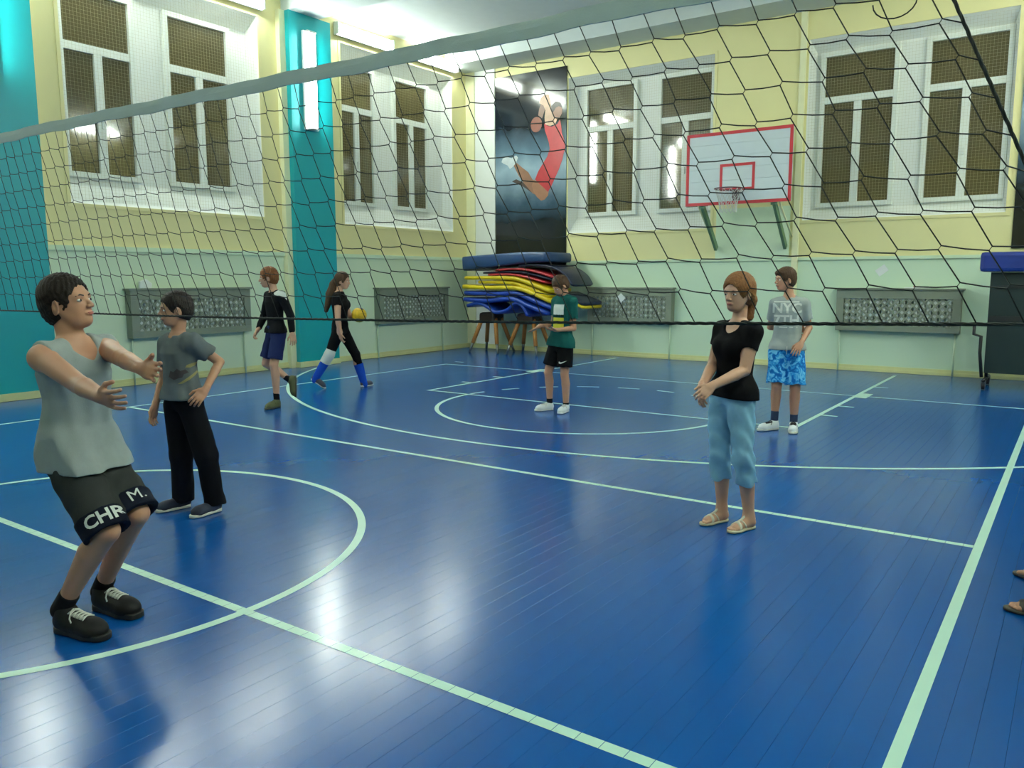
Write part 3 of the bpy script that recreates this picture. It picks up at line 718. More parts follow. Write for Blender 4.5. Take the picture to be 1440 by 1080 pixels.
class Sdf:
    BIG = 0.09
    def __init__(s): s.p = []; s.clips = []; s.wr = None; s.off = 0.0
    def _add(s, fn, lo, hi, k, op='u'): s.p.append((fn, V3(lo), V3(hi), k, op)); return s
    def cone(s, a, b, ra, rb, k=0.02, op='u', flat=False):
        """tapered capsule from a to b; flat cuts the end at b square"""
        a = V3(a); b = V3(b); d = b-a; L2 = max(d@d, 1e-12); r = max(ra, rb); LL = math.sqrt(L2)
        def fn(X, Y, Z):
            px, py, pz = X-a[0], Y-a[1], Z-a[2]
            tt = (px*d[0]+py*d[1]+pz*d[2])/L2; t = np.clip(tt, 0, 1)
            e = np.sqrt((px-t*d[0])**2+(py-t*d[1])**2+(pz-t*d[2])**2)-(ra+(rb-ra)*t)
            return np.maximum(e, (tt-1)*LL) if flat else e
        return s._add(fn, np.minimum(a, b)-r, np.maximum(a, b)+r, k, op)
    def ell(s, c, ax, r, k=0.02, op='u'):
        c = V3(c); A = np.array([nrm(v) for v in ax]); r = V3(r); rm = r.max()
        def fn(X, Y, Z):
            px, py, pz = X-c[0], Y-c[1], Z-c[2]
            q = [px*A[i, 0]+py*A[i, 1]+pz*A[i, 2] for i in range(3)]
            k0 = np.sqrt(sum((q[i]/r[i])**2 for i in range(3))); k1 = np.sqrt(sum((q[i]/r[i]**2)**2 for i in range(3)))
            return k0*(k0-1)/np.maximum(k1, 1e-6)
        return s._add(fn, c-rm, c+rm, k, op)
    def loft(s, a, b, side, prof, k=0.02, op='u', grow=0.0, lo=None, hi=None):
        """elliptic tube from a to b: prof rows are (t, half width, half depth, forward offset)"""
        a = V3(a); b = V3(b); L = np.linalg.norm(b-a); u = (b-a)/L
        sd = V3(side); sd = nrm(sd-u*(sd@u)); fr = np.cross(sd, u)
        pr = np.array(prof, float); ts = pr[:, 0]; t0 = ts[0] if lo is None else lo; t1 = ts[-1] if hi is None else hi
        def fn(X, Y, Z):
            px, py, pz = X-a[0], Y-a[1], Z-a[2]
            t = (px*u[0]+py*u[1]+pz*u[2])/L; p = px*sd[0]+py*sd[1]+pz*sd[2]; q = px*fr[0]+py*fr[1]+pz*fr[2]
            hw = np.interp(t, ts, pr[:, 1])+grow; hd = np.interp(t, ts, pr[:, 2])+grow; q = q-np.interp(t, ts, pr[:, 3])
            r = np.sqrt((p/hw)**2+(q/hd)**2)
            d = (r-1)*np.minimum(hw, hd)
            return np.maximum(d, np.maximum(t0-t, t-t1)*L)
        R = pr[:, 1:].max()+grow+0.03
        p0 = a+u*L*t0; p1 = a+u*L*t1
        return s._add(fn, np.minimum(p0, p1)-R, np.maximum(p0, p1)+R, k, op)
    def slabcone(s, o, f, l, u, pts, z0, z1, k=0.015):
        """flat sole: union of discs (x along f, y along l, radius) between heights z0 and z1 along u"""
        o, f, l, u = V3(o), V3(f), V3(l), V3(u)
        def fn(X, Y, Z):
            px, py, pz = X-o[0], Y-o[1], Z-o[2]
            x = px*f[0]+py*f[1]+pz*f[2]; y = px*l[0]+py*l[1]+pz*l[2]; z = px*u[0]+py*u[1]+pz*u[2]
            d = None
            for (xa, ya, ra), (xb, yb, rb) in zip(pts, pts[1:]):
                dx, dy = xb-xa, yb-ya; t = np.clip(((x-xa)*dx+(y-ya)*dy)/(dx*dx+dy*dy), 0, 1)
                e = np.hypot(x-xa-t*dx, y-ya-t*dy)-(ra+(rb-ra)*t)
                d = e if d is None else np.minimum(d, e)
            return np.maximum(d, np.maximum(z0-z, z-z1))
        c = np.array([o+f*x+l*y+u*z for x, y, r in pts for z in (z0, z1)]); R = max(p[2] for p in pts)+0.01
        return s._add(fn, c.min(0)-R, c.max(0)+R, k)
    def clip(s, p, n): s.clips.append((V3(p), nrm(n))); return s
    def field(s, o, h, sh):
        F = np.full(sh, s.BIG, dtype=np.float32); mg = 0.05
        ax = [o[i]+h*np.arange(sh[i]) for i in range(3)]
        for fn, lo, hi, k, op in s.p:
            i0 = [max(0, int((lo[i]-mg-o[i])/h)) for i in range(3)]; i1 = [min(sh[i], int((hi[i]+mg-o[i])/h)+2) for i in range(3)]
            if any(a >= b for a, b in zip(i0, i1)): continue
            sl = tuple(slice(a, b) for a, b in zip(i0, i1))
            X = ax[0][sl[0]][:, None, None]; Y = ax[1][sl[1]][None, :, None]; Z = ax[2][sl[2]][None, None, :]
            d = fn(X, Y, Z)-s.off; A = F[sl]
            if op == 'u':
                q = np.clip(0.5+0.5*(A-d)/k, 0, 1); F[sl] = A*(1-q)+d*q-k*q*(1-q)
            else:
                d = -d; q = np.clip(0.5-0.5*(A-d)/k, 0, 1); F[sl] = A*(1-q)+d*q+k*q*(1-q)
        X = ax[0][:, None, None]; Y = ax[1][None, :, None]; Z = ax[2][None, None, :]
        if s.wr is not None: F = F+s.wr(X, Y, Z).astype(np.float32)
        for p, n in s.clips: F = np.maximum(F, ((X-p[0])*n[0]+(Y-p[1])*n[1]+(Z-p[2])*n[2]).astype(np.float32))
        return F
    def bounds(s):
        L = [p for p in s.p if p[4] == 'u']
        return np.min([p[1] for p in L], 0)-0.02, np.max([p[2] for p in L], 0)+0.02
    def mesh(s, h, boxes=()):
        """surface nets at step h; inside each (lo, hi, h2) box the same field is meshed at the finer step h2"""
        lo, hi = s.bounds(); VV, QQ = [], []; n0 = 0
        for (l, u, st) in [(lo, hi, h)]+[(V3(b[0]), V3(b[1]), b[2]) for b in boxes]:
            v, q = nets(s.field(l, st, tuple(int(math.ceil((u[i]-l[i])/st))+1 for i in range(3))), l, st)
            if st == h and boxes:
                c = v[q].mean(1); keep = np.ones(len(q), bool)
                for b in boxes: keep &= ~np.all((c > V3(b[0])+h*0.75) & (c < V3(b[1])-h*0.75), axis=1)
                q = q[keep]
            VV.append(v); QQ.append(q+n0); n0 += len(v)
        return np.concatenate(VV), np.concatenate(QQ)

def nets(F, o, h):
    I = F < 0
    S = I[:-1, :-1, :-1].astype(np.int8)
    for d in ((1,0,0),(0,1,0),(0,0,1),(1,1,0),(1,0,1),(0,1,1),(1,1,1)):
        S = S+I[d[0]:I.shape[0]-1+d[0], d[1]:I.shape[1]-1+d[1], d[2]:I.shape[2]-1+d[2]]
    idx = np.argwhere((S > 0) & (S < 8))
    if len(idx) == 0: return np.zeros((0, 3)), np.zeros((0, 4), int)
    cid = np.full(S.shape, -1, np.int64); cid[tuple(idx.T)] = np.arange(len(idx))
    cor = np.array([(i, j, k) for i in (0, 1) for j in (0, 1) for k in (0, 1)])
    val = np.stack([F[idx[:, 0]+c[0], idx[:, 1]+c[1], idx[:, 2]+c[2]] for c in cor], 1).astype(np.float64)
    acc = np.zeros((len(idx), 3)); cnt = np.zeros(len(idx))
    for a in range(8):
        for b in range(a+1, 8):
            if np.abs(cor[a]-cor[b]).sum() != 1: continue
            m = (val[:, a] < 0) != (val[:, b] < 0); den = val[:, a]-val[:, b]; den[den == 0] = 1e-9
            t = val[:, a]/den
            p = cor[a]+(cor[b]-cor[a])*t[:, None]
            acc[m] += p[m]; cnt[m] += 1
    v = (idx+acc/np.maximum(cnt, 1)[:, None])*h+V3(o)
    Q = []
    for ax in range(3):
        a, b = (ax+1) % 3, (ax+2) % 3
        n = F.shape
        sl0 = [slice(1, -1)]*3; sl0[ax] = slice(0, n[ax]-1); sl1 = list(sl0); sl1[ax] = slice(1, n[ax])
        A = I[tuple(sl0)]; B = I[tuple(sl1)]
        e = np.argwhere(A != B)
        if len(e) == 0: continue
        fl_ = A[tuple(e.T)]
        base = e+np.array([0 if i == ax else 1 for i in range(3)])
        def c(da, db):
            q = base.copy(); q[:, a] -= da; q[:, b] -= db
            return cid[tuple(q.T)]
        q = np.stack([c(1, 1), c(0, 1), c(0, 0), c(1, 0)], 1)
        q[~fl_] = q[~fl_][:, ::-1]
        Q.append(q[(q >= 0).all(1)])
    return v, np.concatenate(Q)

def np_obj(name, v, q, m, parent, smooth=True):
    me = bpy.data.meshes.new(name); n, k = len(v), q.shape[1]
    me.vertices.add(n); me.vertices.foreach_set('co', np.ascontiguousarray(v, dtype=np.float32).ravel())
    me.loops.add(len(q)*k); me.loops.foreach_set('vertex_index', q.astype(np.int32).ravel())
    me.polygons.add(len(q)); me.polygons.foreach_set('loop_start', np.arange(0, len(q)*k, k, dtype=np.int32))
    if smooth: me.polygons.foreach_set('use_smooth', np.ones(len(q), bool))
    me.update(calc_edges=True); me.validate()
    me.materials.append(m)
    return link(bpy.data.objects.new(name, me), parent)

def folds(amp, wl=0.09, seed=0, vert=0.4):
    """soft cloth folds: a few warped waves"""
    r = random.Random(seed); W = []
    for i in range(3):
        a = r.uniform(0, 2*math.pi); kx, ky, kz = math.cos(a), math.sin(a), r.uniform(-1, 1)*vert+0.25
        s = 2*math.pi/(wl*r.uniform(0.75, 1.6)); W.append((kx*s, ky*s, kz*s, r.uniform(0, 6)))
    def fn(X, Y, Z):
        w = 1.3*np.sin(9*Z+5*X+r0)+1.1*np.sin(13*Y-7*Z)
        return amp*sum(np.sin(a*X+b*Y+c*Z+p+w) for a, b, c, p in W)/2.0
    r0 = r.uniform(0, 6)
    return fn
def strands(amp, wl, seed=1):
    def fn(X, Y, Z):
        k = 2*math.pi/wl
        return amp*(np.sin(k*(X+0.35*Z)+2.1*np.sin(31*Z+19*Y))+np.sin(k*1.1*(Y-0.3*Z)+1.9*np.sin(27*Z+23*X)))*0.5
    return fn

# ---- palette of people
SKIN = mat('skin', (186, 138, 110), 0.5, var=0.06, vscale=14, sss=0.05)
SKIN_PALE = mat('skin pale', (196, 152, 126), 0.5, var=0.05, vscale=14, sss=0.05)
LIPS = mat('lips', (176, 104, 96), 0.45)
EYEW = mat('eye white', (220, 220, 214), 0.3)
EYED = mat('eye iris', (46, 40, 34), 0.25)
def cloth(name, rgb, var=0.12): return mat('cloth '+name, rgb, 0.9, var=var, vscale=20, bump=0.25, bscale=260, spec=0.12)
def hairm(name, rgb): return mat('hair '+name, rgb, 0.62, var=0.45, vscale=70, bump=0.7, bscale=170, spec=0.2)

class Person:
    def __init__(s, label, J, height, width=1.0, skin=SKIN, h=0.008, hf=0.0045, hh=0.0035, H=None, female=False, shw=0.30):
        s.J = {k: V3(v) for k, v in J.items()}; J = s.J; s.h, s.hf, s.hh = h, hf, hh
        s.k = height/1.75; s.w = width*s.k; s.skin = skin; s.female = female
        s.root = thing('person', label, 'person', tuple(J['base']), 'people in the gym')
        # shoulder and hip widths kept human: scale them about the spine
        for a, b, c, wd in (('shR', 'shL', 'neck', shw*s.k), ('hipR', 'hipL', 'pel', 0.175*s.k)):
            mid = (J[a]+J[b])/2; d = J[b]-J[a]
            d[2] *= 0.6; d = nrm(d)*wd/2; J[a], J[b] = mid-d, mid+d
        s.up = nrm(J['neck']-J['pel']); sd = (J['shL']-J['shR'])+0.8*(J['hipL']-J['hipR']); s.side = nrm(sd-s.up*(sd@s.up)); s.front = np.cross(s.side, s.up)
        s.H = H or 0.225*(0.55+0.45*s.k)
        f = nrm(J['hf']); u = J['hu']; u = nrm(u-f*(f@u)); s.hfw, s.hup, s.hl = f, u, np.cross(u, f)
        s.B = Sdf(); s.fine = []
    def HP(s, f, l, u):
        c = s.H/0.225; return s.J['head']+(s.hfw*f+s.hl*l+s.hup*u)*c
    def head(s, neck_r=0.052):
        B = s.B; c = s.H/0.225; A = (s.hfw, s.hl, s.hup)
        B.ell(s.HP(-0.012, 0, 0.030), A, V3((0.096, 0.076, 0.084))*c, 0.02)
        B.ell(s.HP(0.028, 0, -0.028), A, V3((0.060, 0.057, 0.076))*c, 0.025)
        B.ell(s.HP(0.046, 0, -0.088), A, V3((0.030, 0.030, 0.020))*c, 0.03)
        B.cone(s.HP(-0.005, 0.05, -0.03), s.HP(0.035, 0.022, -0.085), 0.015*c, 0.016*c, 0.025)
        B.cone(s.HP(-0.005, -0.05, -0.03), s.HP(0.035, -0.022, -0.085), 0.015*c, 0.016*c, 0.025)
        B.cone(s.HP(0.070, 0.03, 0.014), s.HP(0.070, -0.03, 0.014), 0.016*c, 0.016*c, 0.02)      # brow
        for sg in (-1, 1): B.ell(s.HP(0.094, sg*0.031, -0.003), A, V3((0.016, 0.017, 0.011))*c, 0.010, 's')   # sockets
        B.cone(s.HP(0.083, 0, 0.004), s.HP(0.103, 0, -0.030), 0.007*c, 0.0105*c, 0.010)           # nose
        for sg in (-1, 1): B.ell(s.HP(0.096, sg*0.010, -0.034), A, V3((0.010, 0.008, 0.007))*c, 0.006)
        B.ell(s.HP(0.083, 0, -0.060), A, V3((0.010, 0.021, 0.009))*c, 0.008)                       # lips
        for sg in (-1, 1):                                                                        # ears
            B.ell(s.HP(-0.006, sg*0.077, -0.012), (s.hfw-0.25*s.hup, s.hl*sg+0.3*s.hfw*-1, s.hup), V3((0.019, 0.008, 0.031))*c, 0.008)
            B.ell(s.HP(0.000, sg*0.086, -0.008), A, V3((0.008, 0.006, 0.014))*c, 0.006, 's')
        nb = s.J['neck']-s.up*0.02
        B.cone(s.HP(-0.034, 0, -0.040), nb, neck_r*0.90*s.k**0.5, neck_r*1.02*s.k**0.5, 0.022)
        R = 0.135*c; s.fine.append((s.J['head']-R, s.J['head']+R, s.hf))
    def face(s, brow=(60, 42, 32)):
        c = s.H/0.225; A = (s.hfw, s.hl, s.hup); bm = mat('brow %d %d %d' % brow, brow, 0.7)
        for sg in (-1, 1):
            e = MB().ball(s.HP(0.0785, sg*0.031, -0.003), tuple(V3((0.0075, 0.0140, 0.0060))*c), 12, 8, A).build('eye', EYEW, s.root, smooth=True)
            MB().ball(s.HP(0.0845, sg*0.031, -0.003), tuple(V3((0.0030, 0.0055, 0.0056))*c), 10, 6, A).build('iris', EYED, e, smooth=True)
            MB().tube([s.HP(0.0895, sg*0.013, 0.014), s.HP(0.0880, sg*0.030, 0.019), s.HP(0.0760, sg*0.047, 0.014)], [0.003*c, 0.0035*c, 0.002*c], 6).build('eyebrow', bm, s.root, smooth=True)
        MB().ball(s.HP(0.0895, 0, -0.0580), tuple(V3((0.0055, 0.019, 0.0030))*c), 12, 6, A).ball(s.HP(0.0895, 0, -0.0640), tuple(V3((0.0060, 0.016, 0.0036))*c), 12, 6, A).build('mouth', LIPS, s.root, smooth=True)
    PROF = [(-0.16, .085, .075, -.01), (-0.05, .150, .100, -.012), (0.05, .158, .104, -.008), (0.28, .128, .088, .0), (0.52, .142, .100, .004), (0.72, .160, .108, .0), (0.86, .140, .088, -.008), (0.94, .095, .068, -.012), (1.0, .058, .054, -.012)]
    def torso(s):
        B = s.B; J = s.J
        pr = [(t, a*s.w, b*s.w, o*s.w) for t, a, b, o in s.PROF]
        B.loft(J['pel'], J['neck'], s.side, pr, 0.03)
        for sh in ('shR', 'shL'):
            n = J['neck']-s.up*0.035; B.cone(n, J[sh], 0.052*s.w, 0.054*s.w, 0.03)
        if s.female:
            for sg in (-1, 1): B.ell(J['pel']+(J['neck']-J['pel'])*0.64+s.side*sg*0.065*s.w+s.front*0.075*s.w, (s.side, s.front, s.up), V3((.06, .055, .06))*s.w, 0.03)
    def arm(s, sd, fat=1.0):
        J = s.J; a, b, c = J['sh'+sd], J['el'+sd], J['wr'+sd]; w = s.w*fat
        s.B.cone(a, b, 0.050*w, 0.038*w, 0.03); m = b+(c-b)*0.3
        s.B.cone(b, m, 0.037*w, 0.038*w, 0.005).cone(m, c, 0.038*w, 0.0265*w, 0.004)
    def leg(s, sd, fat=1.0):
        J = s.J; a, b, c = J['hip'+sd], J['kn'+sd], J['an'+sd]; w = s.w*fat
        s.B.cone(a, b, 0.083*w, 0.053*w, 0.03)
        d = c-b; back = -nrm(s.front-nrm(d)*(s.front@nrm(d))); m = b+d*0.32+back*0.012*w
        s.B.cone(b, m, 0.051*w, 0.054*w, 0.010).cone(m, c, 0.054*w, 0.034*w, 0.006)
    def hand(s, sd, normal, curl=0.35, spread=0.10, thumb=0.6, size=1.0, tcurl=0.3):
        J = s.J; wv = J['wr'+sd]; d = nrm(J['ha'+sd]-wv); n = V3(normal); n = nrm(n-d*(n@d))
        t = np.cross(d, n)*(1 if sd == 'R' else -1); z = size*(0.35+0.65*s.k); B = s.B
        pc = wv+d*0.048*z
        B.cone(wv-d*0.02, wv+d*0.02*z, 0.024*z, 0.025*z, 0.008)
        B.ell(pc, (d, t, n), V3((0.055, 0.040, 0.0155))*z, 0.015)
        for i, (off, L) in enumerate(((0.030, 0.070), (0.0100, 0.078), (-0.0105, 0.073), (-0.030, 0.058))):
            p = wv+(d*(0.086-0.004*abs(i-1))+t*off)*z; ang = 0.35*curl; sp = spread*(1.2-0.8*i)
            base = nrm(d+t*sp); r = 0.0087-0.0006*(i == 3)
            B.cone(wv+(d*0.05+t*off*0.85)*z, p, 0.009*z, 0.0092*z, 0.006)
            for f, rr in ((0.45, r), (0.30, r*0.93), (0.25, r*0.85)):
                q = p+(base*math.cos(ang)+n*math.sin(ang))*L*f*z
                B.cone(p, q, rr*z, rr*0.94*z, 0.003); p = q; ang += curl
        p = wv+(d*0.028+t*0.030)*z; q = p+nrm(d*0.75+t*thumb+n*0.25)*0.042*z; e = q+nrm(d*0.95+t*thumb*0.3+n*(0.25+tcurl))*0.032*z
        B.cone(wv+(d*0.02+t*0.012)*z, p, 0.014*z, 0.0125*z, 0.01); B.cone(p, q, 0.0120*z, 0.0100*z, 0.006); B.cone(q, e, 0.0100*z, 0.0082*z, 0.003)
        c = wv+d*0.085*z; R = 0.115*z; s.fine.append((c-R, c+R, s.hh))
    # ---- feet: local frame f (towards the toes), l (left), u (up), origin under the heel
    def foot_frame(s, sd, L, tilt=None):
        J = s.J
        if tilt is None:
            f = J['to'+sd]-J['he'+sd]; f[2] = 0; f = nrm(f); o = J['an'+sd].copy(); o[2] = 0.0; o = o-f*0.055*L/0.27
            u = V3((0, 0, 1))
        else:
            f = nrm(tilt); a = J['an'+sd]; k_ = nrm(J['kn'+sd]-a); u = nrm(k_-f*(k_@f)); o = a-f*0.055*L/0.27-u*0.085*L/0.27
        return o, f, np.cross(u, f), u, L/0.27
    def bare_foot(s, sd, L, tilt=None):
        o, f, l, u, c = s.foot_frame(sd, L, tilt); B = s.B; Q = lambda x, y, z: o+(f*x+l*y+u*z)*c
        sg = 1 if sd == 'R' else -1    # inner side is towards the other foot
        B.ell(Q(.040, 0, .042), (f, l, u), V3((.042, .033, .032))*c, .02)
        B.cone(s.J['an'+sd], Q(.055, 0, .055), 0.034*s.w, .034*c, .03)
        B.cone(Q(.06, 0, .058), Q(.15, sg*.004, .038), .033*c, .026*c, .03)
        B.cone(Q(.10, 0, .036), Q(.19, 0, .030), .030*c, .020*c, .02)
        B.cone(Q(.165, sg*.022, .029), Q(.185, -sg*.028, .026), .018*c, .015*c, .02)
        for i, (x, y, r) in enumerate(((.222, .026, .0115), (.228, .008, .0085), (.220, -.006, .0080), (.210, -.018, .0076), (.198, -.030, .0072))):
            B.cone(Q(.175, sg*y*0.95, .028), Q(x, sg*y, .022), r*1.15*c, r*c, .004)
        ctr = Q(.13, 0, .04); R = 0.15*c; s.fine.append((ctr-R, ctr+R, max(s.hh, 0.0035)))
        return o, f, l, u, c
    SOLE = ((.042, 0, .034), (.11, .002, .034), (.19, .004, .043), (.232, .004, .034))
    def shoe(s, sd, L, upper, sole, tilt=None, low=False, lace=None, tongue=None, accent=None, bulk=1.0, name='shoe'):
        o, f, l, u, c = s.foot_frame(sd, L, tilt); Q = lambda x, y, z: o+(f*x+l*y+u*z)*c
        S = Sdf(); b = bulk
        S.ell(Q(.046, 0, .048), (f, l, u), V3((.048*b, .037*b, .046))*c, .02)
        if not low: S.cone(Q(.054, 0, .05), Q(.050, 0, .090), .036*b*c, .037*b*c, .02)
        S.cone(Q(.075, 0, .060), Q(.155, 0, .044), .036*b*c, .034*b*c, .03)
        S.cone(Q(.10, 0, .034), Q(.19, .002, .034), .036*b*c, .041*b*c, .03)
        S.ell(Q(.205, .003, .034), (f, l, u), V3((.050*b, .043*b, .034))*c, .03)
        S.cone(Q(.050, 0, .10), Q(.050, 0, .14), .030*c, .034*c, .008, 's')
        S.clip(Q(0, 0, .016), -u); st = max(0.0045, s.hf)
        if s.h > 0.0072: st = 0.006
        sh = np_obj(name, *S.mesh(st), upper, s.root)
        S2 = Sdf(); S2.slabcone(o, f, l, u, [(x*c, y*c, (r+.004)*b*c) for x, y, r in s.SOLE], 0.003, .026*c)
        np_obj('sole', *S2.mesh(0.004 if s.h < 0.0072 else 0.005), sole, sh)
        if lace:
            bvh = BVHTree.FromPolygons([v.co.copy() for v in sh.data.vertices], [tuple(p.vertices) for p in sh.data.polygons])
            U = Vector(u)
            def L(x, y):
                p = Vector(Q(x, y, .2)); hit = bvh.ray_cast(p, -U, .4)[0]
                return (hit if hit is not None else Vector(Q(x, y, .06)))+U*.002
            m = MB()
            for i in range(5):
                x = .098+.017*i
                for a, b in ((0, .012), (.012, 0)):
                    m.tube([L(x+a+(b-a)*t, -.026+.052*t) for t in (0, .25, .5, .75, 1)], .0036*c, 5)
            for sg in (-1, 1): m.tube([L(.098, 0), L(.104, sg*.018)+U*.004, L(.116, sg*.034), L(.132, sg*.040)], .0034*c, 5)
            m.build('laces', lace, sh, smooth=True)
        if tongue:
            T = Sdf(); T.cone(Q(.086, 0, .094), Q(.158, 0, .066), .023*b*c, .021*b*c, .01).cone(Q(.06, 0, .09), Q(.06, 0, .108), .036*b*c, .036*b*c, .01); T.clip(Q(.05, 0, .112), u)
            T.cone(Q(.050, 0, .10), Q(.050, 0, .14), .030*c, .034*c, .008, 's')
            np_obj('tongue', *T.mesh(st), tongue, sh)
        if accent:
            A_ = Sdf(); A_.ell(Q(.046, 0, .045), (f, l, u), V3((.054*b, .044*b, .040))*c, .02); A_.cone(Q(.05, 0, .036), Q(.11, 0, .036), .044*b*c, .042*b*c, .02)
            A_.clip(Q(0, 0, .027), -u).clip(Q(0, 0, .052), u).clip(Q(.125, 0, 0), f)
            np_obj('heel_panel', *A_.mesh(st), accent, sh)
        return sh
    def sock(s, sd, m, up=0.12, r=0.042, name='sock', r2=None):
        J = s.J; d = nrm(J['kn'+sd]-J['an'+sd]); S = Sdf(); S.cone(J['an'+sd]-d*0.05, J['an'+sd]+d*(up+.04), r*s.w*0.98, (r2 or r)*s.w, .01)
        S.clip(J['an'+sd]+d*up, d); return np_obj(name, *S.mesh(max(0.005, s.hf)), m, s.root)
    def done(s): return np_obj('body', *s.B.mesh(s.h, s.fine), s.skin, s.root)
    # ---- clothes
    def tee(s, m, hem=-0.02, grow=0.016, sleeve=0.55, sgrow=0.016, neck=0.066, neckdip=0.0, name='shirt', fold=0.0035, prof=None, flare=0.0, seed=3, sleeveless=False, drape=0.0, long=None, bust=False):
        J = s.J; S = Sdf(); pr = []
        for t, a, b, o in (prof or s.PROF):
            if t < -0.05: a, b = .150, .102
            fl_ = flare*max(0, 0.45-t)
            aw = max(a, .142) if 0.1 < t < .6 and not bust else a
            pr.append((t, aw*s.w+fl_, b*s.w+fl_, o*s.w))
        pr[0] = (-0.3, *pr[0][1:])
        S.loft(J['pel'], J['neck'], s.side, pr, .03, grow=grow, lo=hem, hi=0.985)
        for sh in ('R', 'L'):
            n = J['neck']-s.up*0.035; S.cone(n, J['sh'+sh], 0.050*s.w+grow*.8, 0.054*s.w+grow*.7, .03)
            if sleeveless:
                a, e = J['sh'+sh], J['el'+sh]
                continue
            a, e = J['sh'+sh], J['el'+sh]
            if long is None: S.cone(a, a+(e-a)*sleeve, 0.052*s.w+sgrow, 0.046*s.w+sgrow*1.1, .035, flat=True)
            else:
                w_ = J['wr'+sh]; S.cone(a, e, .050*s.w+sgrow, .038*s.w+sgrow, .03).cone(e, e+(w_-e)*long, .038*s.w+sgrow, .028*s.w+sgrow, .02)
        if bust:
            for sg in (-1, 1): S.ell(J['pel']+(J['neck']-J['pel'])*0.63+s.side*sg*0.062*s.w+s.front*0.078*s.w, (s.side, s.front, s.up), V3((.066, .062, .066))*s.w+grow*.5, 0.04)
        if drape:
            for sd in ('R', 'L'): S.cone(J['hip'+sd]+s.up*0.04, J['hip'+sd]+(J['kn'+sd]-J['hip'+sd])*0.40, drape*s.w, drape*s.w, .04)
            S.clip(J['pel']+(J['neck']-J['pel'])*hem, -s.up)
        c = J['neck']
        S.cone(c-s.up*0.03, c+s.up*0.12, neck*s.k, neck*s.k*1.15, .012, 's')
        if neckdip: S.ell(c+s.front*0.065*s.w-s.up*neckdip*0.35, (s.side, s.front, s.up), V3((.064*s.w, .055*s.w, neckdip)), .012, 's')
        if not sleeveless and long is None:
            for sh in ('R', 'L'):     # open sleeve ends
                a, e = J['sh'+sh], J['el'+sh]; d = nrm(e-a); p = a+(e-a)*sleeve
                S.cone(p-d*0.0, e, 0.046*s.w+sgrow*0.6, 0.046*s.w+sgrow*0.6, .004, 's')
        if sleeveless:
            for sh in ('R', 'L'):
                a = J['sh'+sh]; o = nrm((J['sh'+sh]-J['neck'])*V3((1, 1, 0.2)))
                S.clip(a+o*0.012-s.up*0.0, o*0.97+s.up*0.10)
        if fold: S.wr = folds(fold, 0.10, seed)
        return np_obj(name, *S.mesh(max(0.006, s.h*0.85)), m, s.root), S
    def legwear(s, m, frac, rt=0.098, rk=0.082, top=0.16, name='shorts', fold=0.003, seed=5, knee_only=True, shin=None, ra=0.06, grow=0.012, band=None, part=None, hem_open=True):
        """shorts or trousers; frac = where the leg ends along the thigh, shin = along the lower leg"""
        J = s.J; S = Sdf()
        pr = [(-.16, .10*s.w, .085*s.w, -.01), (-.05, .152*s.w, .104*s.w, -.012), (.05, .158*s.w, .106*s.w, -.008), (.30, .138*s.w, .096*s.w, 0)]
        S.loft(J['pel'], J['neck'], s.side, pr, .03, grow=grow, hi=top)
        for sd in ('R', 'L'):
            a, b, c = J['hip'+sd], J['kn'+sd], J['an'+sd]
            if shin is None:
                e = a+(b-a)*frac; d = nrm(b-a); re = rt+(rk-rt)*frac
                S.cone(a, e, rt*s.w, re*s.w, .03, flat=True)
                if hem_open: S.cone(e+d*0.03, e+d*0.25, re*s.w*0.84, re*s.w*0.95, .004, 's')
            else:
                e = b+(c-b)*shin; d = nrm(c-b); rr = rk+(ra-rk)*shin
                S.cone(a, b, rt*s.w, rk*s.w, .03).cone(b, e, rk*s.w, rr*s.w, .02, flat=True)
                if hem_open: S.cone(e+d*0.03, e+d*0.2, rr*s.w*0.84, rr*s.w*0.9, .004, 's')
        if fold: S.wr = folds(fold, 0.10, seed)
        if part: part(S)
        return np_obj(name, *S.mesh(max(0.006, s.h*0.85)), m, s.root), S
    def hair(s, m, back=0.014, fringe=0.05, cut=-0.02, sides=-0.02, amp=0.003, wl=0.016, extra=None, top=0.012, name='hair', seed=1, fl=0.0, lat=0.082):
        """cap of hair: a grown skull shell with the face cut away; fringe = height of the hairline at the forehead"""
        S = Sdf(); c = s.H/0.225; A = (s.hfw, s.hl, s.hup)
        S.ell(s.HP(-0.016, 0, 0.034), A, V3((0.096+back*.6, 0.078+back*.8, 0.084+top))*c, .02)
        S.ell(s.HP(-0.045, 0, -0.02), A, V3((0.060+back*.6, 0.066+back*.5, 0.070))*c, .03)
        # cut: face, ears, nape
        S.ell(s.HP(0.100+fl, 0, fringe-0.105), A, V3((0.085, lat, 0.105))*c, .012, 's')
        for sg in (-1, 1): S.ell(s.HP(0.004, sg*0.088, sides-0.012), A, V3((0.034, 0.026, 0.040))*c, .010, 's')
        S.clip(s.HP(-0.05, 0, -0.070+cut), -s.hup*0.94+s.hfw*0.34)
        if extra: extra(S, A, c)
        S.wr = strands(amp, wl, seed)
        return np_obj(name, *S.mesh(max(0.0045, s.hf)), m, s.root)

